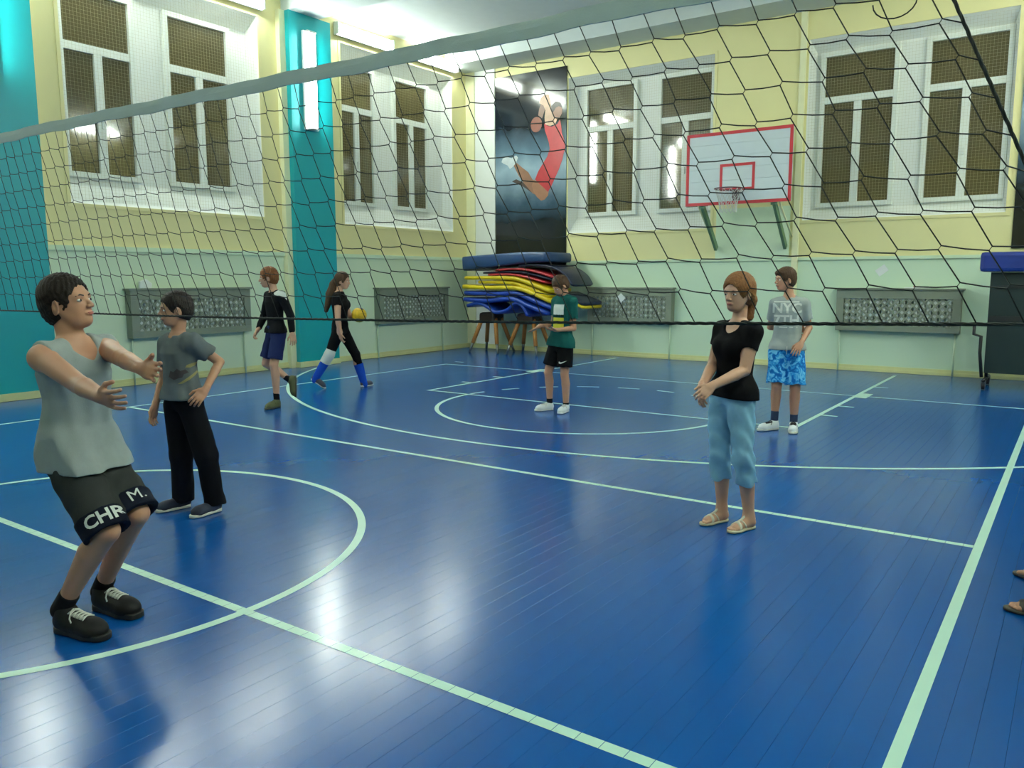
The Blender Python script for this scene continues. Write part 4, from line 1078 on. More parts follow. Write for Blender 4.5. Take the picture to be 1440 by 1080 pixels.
def print_on(garment, name, m, polys, o, ux, un, off=0.0025, flip=False):
    """flat print (list of 2-D polygons or triangles, metres) wrapped onto a garment by casting along -un"""
    me = garment.data; bvh = BVHTree.FromObject(garment, bpy.context.evaluated_depsgraph_get())
    un = Vector(nrm(un)); ux = Vector(ux); ux = (ux-un*ux.dot(un)).normalized(); uy = un.cross(ux); o = Vector(o)
    bm = bmesh.new()
    for poly in polys:
        vs = [bm.verts.new((x, y, 0)) for x, y in poly]
        try: bm.faces.new(vs)
        except ValueError: pass
    bmesh.ops.triangulate(bm, faces=bm.faces)
    for _ in range(2):
        ed = [e for e in bm.edges if e.calc_length() > 0.022]
        if ed: bmesh.ops.subdivide_edges(bm, edges=ed, cuts=1); bmesh.ops.triangulate(bm, faces=bm.faces)
    dead = []
    for v in bm.verts:
        p = o+ux*v.co.x+uy*v.co.y+un*0.35
        hit, nn, i, d = bvh.ray_cast(p, -un, 0.6)
        if hit is None: dead.append(v)
        else: v.co = hit+un*off+nn*off*0.5
    bmesh.ops.delete(bm, geom=dead, context='VERTS')
    me2 = bpy.data.meshes.new(name); bm.to_mesh(me2); bm.free(); me2.materials.append(m)
    return link(bpy.data.objects.new(name, me2), garment)

def text_polys(txt, size, bold=0.0, cx=True):
    cu = bpy.data.curves.new('t', 'FONT'); cu.body = txt; cu.size = size; cu.offset = bold; cu.resolution_u = 3
    if cx: cu.align_x = 'CENTER'; cu.align_y = 'CENTER'
    ob = bpy.data.objects.new('t', cu); COL.objects.link(ob)
    dg = bpy.context.evaluated_depsgraph_get(); dg.update()
    me = ob.evaluated_get(dg).to_mesh()
    out = [[(me.vertices[i].co.x, me.vertices[i].co.y) for i in p.vertices] for p in me.polygons]
    ob.evaluated_get(dg).to_mesh_clear(); bpy.data.objects.remove(ob); bpy.data.curves.remove(cu)
    return out

# joints in metres relative to each person's spot on the floor (base)
POSE = {
  'man': dict(pel=(0.024, 0.017, 0.777), hipR=(0.057, -0.046, 0.776), hipL=(-0.003, 0.084, 0.765), knR=(0.303, -0.031, 0.484), knL=(0.275, 0.121, 0.52), anR=(0.057, -0.107, 0.138), anL=(-0.045, 0.115, 0.122), heR=(-0.177, -0.086, 0), toR=(0.163, -0.014, 0), heL=(-0.274, 0.154, 0), toL=(0.059, 0.197, 0), neck=(0.031, 0.022, 1.284), shR=(0.078, -0.104, 1.219), shL=(-0.004, 0.156, 1.235), elR=(0.384, -0.145, 1.134), wrR=(0.637, -0.187, 1.109), elL=(0.287, 0.092, 1.214), wrL=(0.547, 0.031, 1.191), haR=(0.756, -0.201, 1.105), haL=(0.65, 0.03, 1.183), head=(0.033, 0.011, 1.442), hf=(0.875, 0.422, 0.239), hu=(-0.181, -0.127, 0.975), front=(0.998, -0.057, 0), base=(1.265, -0.48, 0)),
  'boy_grey': dict(pel=(-0.017, -0.012, 0.755), hipR=(-0.111, -0.017, 0.71), hipL=(0.08, -0.005, 0.716), knR=(-0.064, -0.021, 0.377), knL=(0.169, 0.021, 0.389), anR=(-0.108, 0.01, 0.059), anL=(0.154, 0.072, 0.058), heR=(-0.163, 0.118, 0), toR=(-0.22, -0.113, -0), heL=(0.156, 0.15, 0), toL=(0.159, -0.068, 0), neck=(-0.028, -0.02, 1.188), shR=(-0.183, -0.019, 1.116), shL=(0.157, 0, 1.144), elR=(-0.235, -0.007, 0.882), wrR=(-0.197, -0.102, 0.713), elL=(0.149, 0.166, 1), wrL=(0.224, -0.001, 0.84), haR=(-0.194, -0.137, 0.593), haL=(0.224, -0.087, 0.767), head=(-0.014, -0.034, 1.351), hf=(-0.342, -0.94, -0.02), hu=(0, 0, 1), front=(-0.029, -1, 0), base=(0.089, 0.837, 0)),
  'boy_red': dict(pel=(0.044, 0.031, 0.918), hipR=(-0.043, 0.055, 0.862), hipL=(0.127, 0.004, 0.872), knR=(-0.108, -0.015, 0.526), knL=(0.108, -0.071, 0.527), anR=(0.062, 0.191, 0.316), anL=(0.074, -0.021, 0.114), heR=(0.084, 0.206, 0.325), toR=(0.102, 0.182, 0.127), heL=(-0.103, 0.201, 0), toL=(-0.041, -0.094, 0), neck=(0.039, 0.027, 1.403), shR=(-0.148, 0.067, 1.341), shL=(0.239, 0.009, 1.346), elR=(-0.218, 0.066, 1.081), wrR=(-0.172, -0.06, 0.941), elL=(0.302, 0.042, 1.12), wrL=(0.34, 0.032, 0.912), haR=(-0.197, -0.139, 0.816), haL=(0.379, 0.023, 0.738), head=(-0.004, -0.015, 1.555), hf=(-0.669, -0.742, -0.04), hu=(0, 0, 1), front=(-0.412, -0.911, 0), base=(-3.065, 4.029, 0)),
  'girl_ball': dict(pel=(-0.03, -0.021, 0.855), hipR=(0.005, -0.095, 0.809), hipL=(-0.066, 0.051, 0.799), knR=(-0.08, -0.203, 0.482), knL=(0.076, 0.152, 0.472), anR=(-0.251, -0.299, 0.167), anL=(0.145, 0.225, 0.079), heR=(-0.309, -0.34, 0.146), toR=(-0.161, -0.202, 0), heL=(0.193, 0.133, 0), toL=(0.174, 0.497, 0), neck=(-0.034, -0.024, 1.365), shR=(0.06, -0.154, 1.27), shL=(-0.115, 0.115, 1.262), elR=(0.091, -0.18, 0.995), wrR=(0.081, -0.139, 0.795), elL=(-0.082, 0.212, 1.005), wrL=(0.156, 0.135, 0.974), haR=(0.094, -0.117, 0.634), haL=(0.252, 0.153, 0.996), head=(0.011, 0.008, 1.514), hf=(0.891, 0.442, -0.101), hu=(0.041, 0.029, 0.999), front=(0.968, 0.252, 0), base=(-3.654, 5.734, 0)),
  'boy_green': dict(pel=(0.078, 0.055, 0.795), hipR=(-0.013, 0.076, 0.748), hipL=(0.175, 0.038, 0.76), knR=(-0.063, 0.017, 0.449), knL=(0.162, 0.017, 0.439), anR=(-0.053, 0.036, 0.109), anL=(0.167, 0.045, 0.077), heR=(-0.12, 0.237, 0), toR=(-0.265, 0.006, 0), heL=(0.131, 0.153, 0), toL=(0.167, -0.187, 0), neck=(0.122, 0.086, 1.354), shR=(-0.022, 0.131, 1.277), shL=(0.246, 0.039, 1.276), elR=(-0.044, 0.091, 1.013), wrR=(-0.101, -0.096, 1.003), elL=(0.256, 0.058, 0.975), wrL=(0.15, -0.139, 0.965), haR=(-0.211, -0.197, 0.914), haL=(0.059, -0.252, 0.976), head=(0.09, 0.027, 1.46), hf=(-0.356, -0.78, -0.514), hu=(-0.229, -0.407, 0.884), front=(-0.233, -0.973, 0), base=(-0.118, 5.681, 0)),
  'girl_jeans': dict(pel=(-0.005, -0.004, 0.845), hipR=(-0.083, 0.039, 0.793), hipL=(0.07, -0.048, 0.808), knR=(-0.071, -0.013, 0.452), knL=(0.105, -0.085, 0.456), anR=(-0.065, 0.04, 0.091), anL=(0.127, -0.008, 0.084), heR=(-0.056, 0.166, 0), toR=(-0.174, -0.085, 0), heL=(0.156, 0.091, 0), toL=(0.066, -0.13, -0), neck=(0.015, 0.01, 1.284), shR=(-0.109, 0.07, 1.224), shL=(0.127, -0.057, 1.227), elR=(-0.144, 0.021, 1.011), wrR=(-0.111, -0.237, 0.903), elL=(0.11, -0.131, 1.002), wrL=(-0.014, -0.328, 0.92), haR=(-0.089, -0.307, 0.805), haL=(-0.055, -0.406, 0.863), head=(0.013, -0.015, 1.457), hf=(-0.296, -0.954, -0.051), hu=(0, 0, 1), front=(-0.184, -0.983, 0), base=(3.163, 2.597, 0)),
  'boy_nyc': dict(pel=(0.018, 0.013, 0.84), hipR=(-0.054, -0.001, 0.794), hipL=(0.099, 0.033, 0.799), knR=(-0.045, -0.056, 0.466), knL=(0.126, -0.009, 0.452), anR=(-0.067, -0.011, 0.12), anL=(0.113, 0.043, 0.094), heR=(-0.048, 0.111, 0), toR=(-0.215, -0.149, 0), heL=(0.079, 0.199, 0), toL=(0.184, -0.238, 0), neck=(0.023, 0.016, 1.369), shR=(-0.097, -0.02, 1.283), shL=(0.154, 0.06, 1.285), elR=(-0.174, 0.073, 1.046), wrR=(0.041, 0.225, 1.024), elL=(0.204, 0.119, 1.049), wrL=(0.187, -0.076, 0.911), haR=(0.208, 0.183, 1.039), haL=(0.148, -0.164, 0.803), head=(-0.015, -0.023, 1.532), hf=(-0.684, -0.729, -0.02), hu=(0, 0, 1), front=(0.221, -0.975, 0), base=(2.456, 5.998, 0)),
}
C_WHITE = mat('print white', (214, 220, 214), 0.8)
# ------------------------------------------------------------------ man in the grey tank top
P = Person('man in grey sleeveless top and charcoal shorts with knees bent and arms forward', POSE['man'], 1.76, 0.96, SKIN, h=0.005, hf=0.004, hh=0.003, H=0.232, shw=0.34)
P.head(0.056); P.torso()
for sd in 'RL': P.arm(sd, 1.05); P.leg(sd, 1.05)
P.hand('R', (0.1, 0.95, 0.3), 0.30); P.hand('L', (0.1, -0.95, 0.3), 0.30)
BLK = mat('black shoe', (15, 15, 16), 0.6, bump=0.2, spec=0.25); SOLEB = mat('black sole', (24, 24, 22), 0.6); LACEW = mat('lace white', (190, 194, 188), 0.8)
for sd in 'RL':
    P.shoe(sd, 0.30, BLK, SOLEB, lace=LACEW, tongue=BLK, bulk=1.08)
    P.sock(sd, cloth('black sock', (20, 20, 24)), 0.05, 0.045)
P.done(); P.face((44, 34, 28))
P.hair(hairm('dark brown', (32, 25, 20)), 0.014, 0.064, 0.0, -0.012, 0.004, 0.02, top=0.016)
tk, _ = P.tee(cloth('grey jersey', (150, 160, 158)), hem=-0.10, grow=0.018, sleeveless=True, neck=0.070, neckdip=0.07, flare=0.035, fold=0.005, name='tank_top', drape=0.118)
CH = cloth('charcoal', (50, 53, 52)); NV = cloth('navy band', (22, 26, 40))
def band_cut(S, upper):
    pass
J = P.J
sh, S = P.legwear(CH, 1.0, 0.098, 0.097, 0.14, fold=0.0035, grow=0.004, seed=11)
# navy hem bands with lettering
for sd, txt in (('R', 'CHR'), ('L', 'M.')):
    a, b = J['hip'+sd], J['kn'+sd]; d = nrm(b-a); S = Sdf(); S.cone(a+(b-a)*0.62, a+(b-a)*1.03, 0.098*P.w+.004, 0.097*P.w+.004, .01, flat=True)
    S.cone(a+(b-a)*1.03+d*.03, b+d*0.25, .084*P.w, .09*P.w, .004, 's'); S.wr = folds(0.0035, 0.10, 11)
    S.clip(a+(b-a)*0.79, -d)
    bd = np_obj('hem_band', *S.mesh(0.0065), NV, sh)
    vw = nrm(np.array([4.888, -2.226, 0])-np.array([1.265, -.48, 0])); vw = vw if sd == 'R' else nrm(vw+V3((0.2, 0.3, 0)))
    ux = np.cross(-d, vw)
    un = nrm(vw-d*(vw@d)); print_on(bd, 'lettering', C_WHITE, text_polys(txt, 0.078, 0.002 if sd == 'R' else 0.0), a+(b-a)*0.91+nrm(ux)*(0.025 if sd == 'R' else .012), ux, un, 0.003)

# ------------------------------------------------------------------ boy in the dark grey T-shirt
P = Person('boy in dark grey T-shirt and black trousers, one hand at his pocket', POSE['boy_grey'], 1.47, 0.92, SKIN, h=0.006, hf=0.0045, hh=0.0035, H=0.215)
P.head(0.048); P.torso()
for sd in 'RL': P.arm(sd, 1.02); P.leg(sd, 1.0)
P.hand('R', (0.9, 0.3, 0), 0.40); P.hand('L', (-0.8, 0.5, -0.3), 0.55)
NAVY = mat('navy canvas', (28, 36, 56), 0.8); SOLEW = mat('white sole', (206, 208, 196), 0.6)
for sd in 'RL': P.shoe(sd, 0.24, NAVY, SOLEW, low=True)
P.done(); P.face((36, 28, 24))
P.hair(hairm('black brown', (34, 28, 26)), 0.016, 0.058, 0.0, -0.010, 0.0025, 0.015)
ts, _ = P.tee(cloth('dark grey marl', (96, 104, 106)), hem=0.02, grow=0.018, sleeve=0.60, sgrow=0.022, flare=0.05, drape=0.122, fold=0.004, neck=0.062)
vw = nrm(np.array([4.888, -2.226, 0])-P.J['base']); vw[2] = 0
ux = np.cross(V3((0, 0, 1)), vw)
o = P.J['pel']+(P.J['neck']-P.J['pel'])*0.40+ux*0.03
print_on(ts, 'shirt_print', mat('print tan', (150, 142, 92), 0.8), [[(-.05,-.055),(-.02,-.052),(.02,-.03),(.06,.0),(.09,.03),(.096,.045),(.07,.028),(.03,-.002),(-.02,-.035)], [(.0,.052),(.03,.05),(.06,.062),(.095,.072),(.098,.088),(.05,.08),(.01,.068)], [(.07,.03),(.09,.04),(.10,.07),(.085,.072)]], o, ux, vw)
print_on(ts, 'shirt_print', mat('print dark', (66, 58, 62), 0.8), [[(-.10,-.01),(-.07,-.03),(-.05,-.02),(-.02,-.012),(-.01,.008),(.02,.02),(.0,.04),(-.03,.03),(-.05,.045),(-.07,.022),(-.09,.03)]], o, ux, vw, 0.0035)
P.legwear(cloth('black trousers', (14, 15, 20)), 1, 0.104, 0.092, 0.16, name='trousers', fold=0.006, shin=1.0, ra=0.086, seed=4)

# ------------------------------------------------------------------ red-haired boy walking off
J0 = dict(POSE['boy_red'])
P = Person('red-haired boy in black long-sleeved top and navy shorts walking left', J0, 1.68, 0.88, SKIN_PALE, h=0.0075, hf=0.006, hh=0.0045, H=0.225)
P.head(0.050); P.torso()
for sd in 'RL': P.arm(sd, 1.0); P.leg(sd, 1.12)
P.hand('R', (0.6, 0.6, 0.2), 0.9); P.hand('L', (-0.9, 0.3, 0), 0.4)
OLV = mat('olive shoe', (74, 80, 48), 0.7); BS = cloth('black sock', (20, 20, 24))
P.shoe('L', 0.27, OLV, mat('olive sole', (60, 62, 46), 0.7), lace=OLV)
P.shoe('R', 0.27, OLV, mat('olive sole', (60, 62, 46), 0.7), tilt=(0.10, -0.12, -0.9))
P.sock('L', BS, 0.07, 0.044); P.sock('R', BS, 0.07, 0.044)
P.done(); P.face((120, 80, 54))
P.hair(hairm('ginger', (116, 74, 44)), 0.018, 0.058, 0.0, -0.008, 0.0065, 0.028, top=0.020)
lt, _ = P.tee(cloth('black knit', (18, 20, 24)), hem=-0.03, grow=0.012, long=0.86, sgrow=0.012, fold=0.003, neck=0.06, name='long_sleeved_top', drape=0.118)
a = P.J['shL']; vw = nrm(np.array([4.888, -2.226, 0])-P.J['base']); vw[2] = 0.25; ux = np.cross(V3((0, 0, 1)), vw)
print_on(lt, 'white_patch', C_WHITE, [[(-.085,.02),(-.03,.055),(.04,.04),(.055,-.02),(.06,-.085),(.03,-.05),(-.02,-.03),(-.075,-.02)]], a+V3((0, 0, .02)), ux, vw, 0.003)
P.legwear(cloth('navy shorts', (32, 42, 84)), 0.80, 0.104, 0.104, 0.14, fold=0.004, seed=2)

# ------------------------------------------------------------------ girl with the ball
P = Person('girl in black with blue socks and long hair walking with a ball', POSE['girl_ball'], 1.63, 1.0, SKIN_PALE, h=0.0075, hf=0.006, hh=0.0045, H=0.225, female=True)
P.head(0.048); P.torso()
for sd in 'RL': P.arm(sd, 1.1); P.leg(sd, 1.15)
P.hand('R', (0.2, 0.9, 0), 0.45); P.hand('L', (0.75, -0.66, 0.1), 0.35, spread=0.2)
GS = mat('grey running shoe', (62, 64, 74), 0.8)
P.shoe('L', 0.25, GS, SOLEW, low=False); P.shoe('R', 0.25, GS, SOLEW, tilt=tuple(V3(P.J['toR'])-V3(P.J['heR'])))
BL = cloth('royal blue sock', (24, 70, 170))
P.sock('R', BL, 0.30, 0.052, r2=0.078, name='knee_sock'); P.sock('L', BL, 0.26, 0.052, r2=0.078, name='knee_sock')
P.done(); P.face((90, 64, 46))
hm = hairm('brown', (74, 54, 38))
def pony(S, A, c):
    S.cone(P.HP(-.095, 0, .03), P.HP(-.13, 0, -.06), .034*c, .054*c, .02); S.cone(P.HP(-.13, 0, -.06), P.HP(-.165, 0, -.21), .056*c, .066*c, .02); S.cone(P.HP(-.165, 0, -.21), P.HP(-.215, 0, -.44), .066*c, .03*c, .02)
hr_ = P.hair(hm, 0.018, 0.066, -0.01, -0.03, 0.003, 0.018, top=0.016)
S = Sdf(); pony(S, None, P.H/0.225); S.wr = strands(0.004, 0.02); np_obj('ponytail', *S.mesh(0.0065), hm, hr_)
BK = cloth('black jersey', (12, 13, 16))
P.tee(BK, hem=-0.02, grow=0.014, sleeve=0.36, sgrow=0.014, fold=0.003, neck=0.056, bust=True)
P.legwear(BK, 1, 0.098, 0.068, 0.14, name='leggings', fold=0.0015, shin=0.40, ra=0.056, seed=6)
kn = P.J['knR']; d1 = nrm(P.J['hipR']-kn); d2 = nrm(P.J['anR']-kn); S = Sdf(); S.cone(kn+d1*0.10, kn, .076*P.w, .077*P.w, .02).cone(kn, kn+d2*0.16, .080*P.w, .076*P.w, .02)
S.clip(kn+d1*0.075, d1).clip(kn+d2*0.13, d2); np_obj('knee_pad', *S.mesh(0.006), mat('knee pad', (196, 204, 200), 0.85), P.root)
# ball
M_BALLY = mat('ball yellow', (206, 168, 24), 0.45); M_BALLB = mat('ball navy', (24, 40, 84), 0.45)
b0 = P.J['base']; bc = b0+P.J['haL']*0.55+P.J['wrL']*0.45+V3((0.055, -0.085, 0.055))
ball = thing('volleyball', 'yellow and navy volleyball held by the girl in black', 'ball', tuple(bc))
R = 0.105
for f_, (ax, bx, cx) in enumerate([(a, b, c) for a in range(3) for b, c in (((a+1) % 3, (a+2) % 3),) for _ in (0, 1)]):
    sg = 1 if f_ % 2 == 0 else -1
    for st in range(3):
        m_ = MB(); n = 6; lo = -1+st*2/3+0.012; hi = -1+(st+1)*2/3-0.012
        for i in range(n+1):
            for j in range(3):
                p = [0, 0, 0]; p[ax] = sg; p[bx] = math.tan((-1+2*i/n)*0.985*math.pi/4); p[cx] = math.tan((lo+(hi-lo)*j/2)*math.pi/4)
                q_ = Vector(p).normalized()*R; m_.v.append(tuple(q_))
        for i in range(n):
            for j in range(2): m_.f.append((i*3+j, (i+1)*3+j, (i+1)*3+j+1, i*3+j+1))
        m_.build('panel', M_BALLB if st == 1 and f_ in (1, 4) else M_BALLY, ball, smooth=True)
MB().ball((0, 0, 0), R-0.0015, 24, 14).build('bladder', mat('ball seam', (60, 52, 20), 0.6), ball, smooth=True)

# ------------------------------------------------------------------ boy in green
P = Person('boy in dark green T-shirt and black shorts looking down at his hands', POSE['boy_green'], 1.58, 0.90, SKIN, h=0.0075, hf=0.006, hh=0.0045, H=0.215)
P.head(0.048); P.torso()
for sd in 'RL': P.arm(sd, 1.0); P.leg(sd, 1.12)
P.hand('R', (-0.2, 0.2, 0.95), 0.15); P.hand('L', (0.1, 0.3, 0.95), 0.45)
WS = mat('white trainer', (208, 216, 218), 0.5); BK2 = mat('black trim', (22, 22, 26), 0.6); RD = mat('red trim', (188, 60, 44), 0.6)
for sd in 'RL':
    s_ = P.shoe(sd, 0.25, WS, WS if sd == 'L' else SOLEW, lace=LACEW, accent=BK2 if sd == 'L' else RD); P.sock(sd, BS, 0.035, 0.044)
P.done(); P.face((52, 38, 30))
P.hair(hairm('brown', (62, 46, 38)), 0.016, 0.040, 0.0, -0.018, 0.003, 0.017, top=0.014)
ts, _ = P.tee(cloth('dark green', (22, 82, 78)), hem=-0.06, grow=0.020, sleeve=0.62, sgrow=0.018, flare=0.05, fold=0.004, neck=0.06, drape=0.128)
vw = nrm(P.front*1.0+V3((0.35, -0.3, 0))); vw[2] = 0; ux = np.cross(V3((0, 0, 1)), vw); ctr = P.J['pel']+(P.J['neck']-P.J['pel'])*0.66+nrm(ux)*-0.005
print_on(ts, 'white_print', C_WHITE, [[(-.085,-.035),(.065,-.035),(.065,.085),(-.085,.085)]], ctr, ux, vw)
print_on(ts, 'print_lettering', cloth('print dark green', (18, 50, 48)), [[(x, -.06), (x+.014, -.06), (x+.014, -.03), (x, -.03)] for x in (-.08, -.058, -.036, -.014, .008, .03, .05)], ctr, ux, vw, 0.004)
print_on(ts, 'yellow_print', mat('print yellow', (196, 196, 54), 0.8), [[(-.085,-.19),(.065,-.19),(.065,-.065),(-.085,-.065)]], ctr, ux, vw)
sh, _ = P.legwear(cloth('black shorts', (12, 13, 16)), 0.72, 0.108, 0.116, 0.14, fold=0.003, seed=9)
vw2 = nrm(np.array([4.888, -2.226, 0])-P.J['base']); vw2[2] = 0; ux = np.cross(V3((0, 0, 1)), vw2)
print_on(sh, 'swoosh', C_WHITE, [[(-.045,-.004),(-.04,-.018),(-.02,-.02),(.05,.018),(-.015,-.002),(-.03,-.002),(-.036,.008)]], P.J['hipL']+(P.J['knL']-P.J['hipL'])*0.52+nrm(ux)*-0.03, ux, vw2)

# ------------------------------------------------------------------ girl in jeans
P = Person('girl with ginger ponytail in black T-shirt and cropped jeans, hands clasped', POSE['girl_jeans'], 1.57, 0.95, SKIN_PALE, h=0.0055, hf=0.004, hh=0.003, H=0.222, female=True)
P.head(0.047); P.torso()
for sd in 'RL': P.arm(sd, 1.08); P.leg(sd, 1.1)
P.hand('R', (0.5, 0.8, 0.1), 0.35, size=.95); P.hand('L', (-0.45, 0.7, -0.5), 0.75, size=.95)
SAND = mat('white sandal', (214, 212, 192), 0.45); SSOLE = mat('sandal sole', (196, 190, 160), 0.6)
for sd in 'RL':
    o, f, l, u, c = P.bare_foot(sd, 0.245); Q = lambda x, y, z: o+(f*x+l*y+u*z)*c
    sl = Sdf(); sl.slabcone(o, f, l, u, [(.038*c, 0, .038*c), (.11*c, 0, .036*c), (.18*c, .002*c, .045*c), (.215*c, .002*c, .036*c)], .003, .019*c)
    so = np_obj('sandal', *sl.mesh(0.004), SSOLE, P.root)
    for x, tl, wd in ((.168, 0.25, .008), (.125, -0.5, .006)):
        st = Sdf(); st.cone(Q(.06, 0, .058), Q(.15, 0, .038), .038*c, .031*c, .03).cone(Q(.10, 0, .036), Q(.19, 0, .030), .035*c, .026*c, .02).cone(Q(.165, .022, .029), Q(.175, -.028, .026), .024*c, .022*c, .02)
        n_ = nrm(f+u*tl); st.clip(Q(x+wd, 0, .05), n_).clip(Q(x-wd, 0, .05), -n_).clip(Q(0, 0, .012), -u)
        np_obj('strap', *st.mesh(0.0035), SAND, so)
    st = Sdf(); st.cone(Q(.052, 0, .07), Q(.060, 0, .10), .044*c, .039*c, .02); n_ = nrm(u-f*.25); st.clip(Q(.05, 0, .092), n_).clip(Q(.05, 0, .078), -n_)
    np_obj('ankle_strap', *st.mesh(0.0035), SAND, so)
    MB().tube([Q(.088, 0, .098), Q(.125, 0, .078), Q(.165, 0, .060)], [.008*c]*3, 8).build('front_strap', SAND, so, smooth=True)
P.done(); P.face((120, 84, 56))
hm = hairm('ginger blonde', (124, 84, 50))
hr_ = P.hair(hm, 0.018, 0.060, -0.012, -0.026, 0.0030, 0.014, lat=0.072, fl=0.004, top=0.016)
S = Sdf(); c = P.H/.225; S.cone(P.HP(-.10, -.0, .03), P.HP(-.125, .0, -.05), .026*c, .036*c, .02).cone(P.HP(-.125, 0, -.05), P.HP(-.118, 0, -.16), .036*c, .022*c, .02); S.wr = strands(0.003, 0.016)
np_obj('ponytail', *S.mesh(0.005), hm, hr_)
BK3 = cloth('black ribbed', (10, 10, 13))
ts, _ = P.tee(BK3, hem=-0.06, grow=0.012, sleeve=0.46, sgrow=0.010, fold=0.002, neck=0.055, neckdip=0.055, bust=True, flare=0.02, drape=0.120)
DEN = cloth('light denim', (128, 176, 202), 0.2)
P.legwear(DEN, 1, 0.104, 0.078, 0.10, name='cropped_jeans', fold=0.008, shin=0.42, ra=0.070, seed=8, grow=0.012)
# back pocket
# ------------------------------------------------------------------ boy in NYC shirt
P = Person('boy in light grey printed T-shirt and blue patterned shorts holding his elbow', POSE['boy_nyc'], 1.65, 0.88, SKIN, h=0.007, hf=0.005, hh=0.004, H=0.222, shw=0.285)
P.head(0.049); P.torso()
for sd in 'RL': P.arm(sd, 1.0); P.leg(sd, 1.15)
P.hand('R', (0.1, -0.95, 0.1), 0.75); P.hand('L', (0.0, 0.9, -0.2), 0.25, spread=0.16)
DS = cloth('slate sock', (52, 66, 92))
for sd in 'RL':
    P.shoe(sd, 0.265, WS, SOLEW, lace=mat('lace black', (24, 24, 26), 0.8), tongue=BK2, accent=BK2); P.sock(sd, DS, 0.085, 0.046)
P.done(); P.face((56, 42, 34))
def fr7(S, A, c): S.ell(P.HP(.055, 0, .068), A, V3((.046, .066, .030))*c, .02)
P.hair(hairm('brown', (66, 52, 44)), 0.014, 0.050, 0.0, -0.018, 0.0025, 0.015, extra=fr7, top=0.014)
ts, _ = P.tee(cloth('light grey marl', (158, 168, 166)), hem=-0.02, grow=0.012, sleeve=0.66, sgrow=0.014, flare=0.02, fold=0.0035, neck=0.062, drape=0.121)
vw = nrm(P.front); vw[2] = 0; vw = nrm(vw); ux = np.cross(V3((0, 0, 1)), vw); ctr = P.J['pel']+(P.J['neck']-P.J['pel'])*0.66-nrm(ux)*0.015
pol = [[(x, y+.055) for x, y in p] for p in text_polys('NYC', 0.135, 0.004)]+[[(x, y-.065) for x, y in p] for p in text_polys('7TH', 0.135, 0.004)]
pol += [[(-.125, .115), (.115, .115), (.115, .128), (-.125, .128)], [(-.115, -.135), (.105, -.135), (.105, -.126), (-.115, -.126)]]
print_on(ts, 'lettering', C_WHITE, pol, ctr, ux, vw)
def camo():
    m = cloth('blue pattern', (40, 140, 214)); nt = m.node_tree; b = nt.nodes['Principled BSDF']
    tc = nt.nodes.new('ShaderNodeTexCoord'); n = nt.nodes.new('ShaderNodeTexNoise'); n.inputs['Scale'].default_value = 17; n.inputs['Detail'].default_value = 2; n.inputs['Distortion'].default_value = 1.2
    r = nt.nodes.new('ShaderNodeValToRGB'); r.color_ramp.interpolation = 'EASE'
    e = r.color_ramp.elements; e[0].position = .40; e[0].color = (*lin((20, 96, 176)), 1); e[1].position = .60; e[1].color = (*lin((110, 190, 232)), 1)
    q_ = e.new(.5); q_.color = (*lin((44, 144, 214)), 1)
    nt.links.new(tc.outputs['Object'], n.inputs['Vector']); nt.links.new(n.outputs['Fac'], r.inputs[0]); nt.links.new(r.outputs[0], b.inputs['Base Color']); return m
sh, _ = P.legwear(camo(), 0.92, 0.114, 0.124, 0.16, grow=0.003, fold=0.005, seed=12)
MB().tube([tuple(P.J['pel']+P.front*0.135*P.w+P.up*z+P.side*.004) for z in (.03, -.01, -.05)], 0.004, 6).build('drawstring', LACEW, sh, smooth=True)

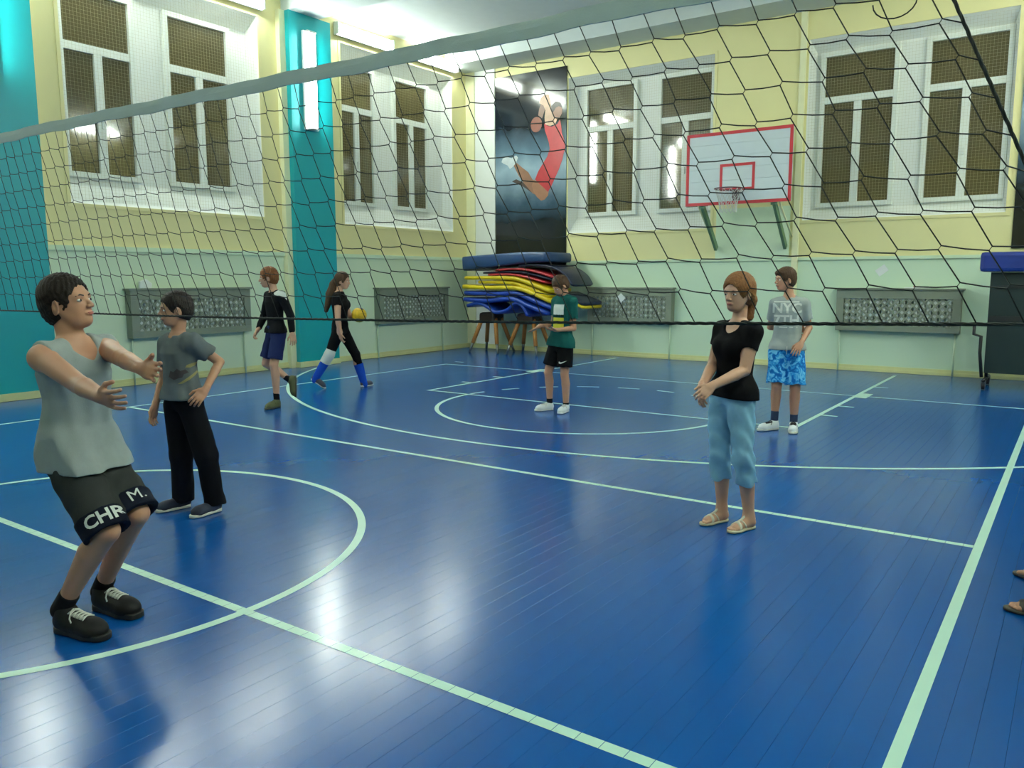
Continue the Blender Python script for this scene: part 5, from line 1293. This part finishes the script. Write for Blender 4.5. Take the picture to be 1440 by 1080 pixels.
# ------------------------------------------------------------------ person at the right edge (only the sandalled toes reach into the picture)
JB = dict(base=(4.95, 2.33, 0), pel=(0.06, 0, .92), hipR=(0.06, .09, .90), hipL=(0.06, -.09, .90), knR=(0.01, .20, .48), knL=(0.01, -.19, .48), anR=(-.065, .25, .085), anL=(-.065, -.245, .085),
          heR=(0, .22, 0), toR=(-.26, .285, 0), heL=(0, -.20, 0), toL=(-.26, -.225, 0), neck=(0.10, 0, 1.44), shR=(0.10, .17, 1.36), shL=(0.10, -.17, 1.36), elR=(.16, .24, 1.10), wrR=(.12, .26, .86), elL=(.16, -.24, 1.10), wrL=(.12, -.26, .86),
          haR=(.10, .26, .74), haL=(.10, -.26, .74), head=(0.10, 0, 1.60), hf=(-1, 0, 0), hu=(0, 0, 1), front=(-1, 0, 0))
P = Person('bystander in dark sandals of whom only the toes show at the right edge', JB, 1.74, 1.0, SKIN, h=0.010, hf=0.006, hh=0.004, H=0.23)
P.head(); P.torso()
for sd in 'RL': P.arm(sd); P.leg(sd); P.hand(sd, (0, -1 if sd == 'R' else 1, 0), 0.35)
DSN = mat('dark sandal', (58, 54, 44), 0.6)
for sd in 'RL':
    o, f, l, u, c = P.bare_foot(sd, 0.265); Q = lambda x, y, z: o+(f*x+l*y+u*z)*c
    sl = Sdf(); sl.slabcone(o, f, l, u, [(.038*c, 0, .038*c), (.11*c, 0, .037*c), (.19*c, .002*c, .047*c), (.222*c, .002*c, .036*c)], .003, .018*c)
    so = np_obj('sandal', *sl.mesh(0.004), DSN, P.root)
    for x, tl, wd in ((.168, 0.1, .026), (.085, -0.6, .012)):
        st = Sdf(); st.cone(Q(.06, 0, .058), Q(.15, 0, .038), .038*c, .032*c, .03).cone(Q(.10, 0, .036), Q(.19, 0, .030), .035*c, .027*c, .02).cone(Q(.165, .024, .029), Q(.175, -.030, .026), .025*c, .024*c, .02)
        n_ = nrm(f+u*tl); st.clip(Q(x+wd, 0, .05), n_).clip(Q(x-wd, 0, .05), -n_).clip(Q(0, 0, .010), -u)
        np_obj('strap', *st.mesh(0.0035), DSN, so)
P.done(); P.face(); P.hair(hairm('brown', (62, 46, 38)))
P.tee(cloth('plain grey', (96, 98, 100)), hem=-0.06); P.legwear(cloth('plain dark', (40, 42, 48)), 0.95, 0.11, 0.10)
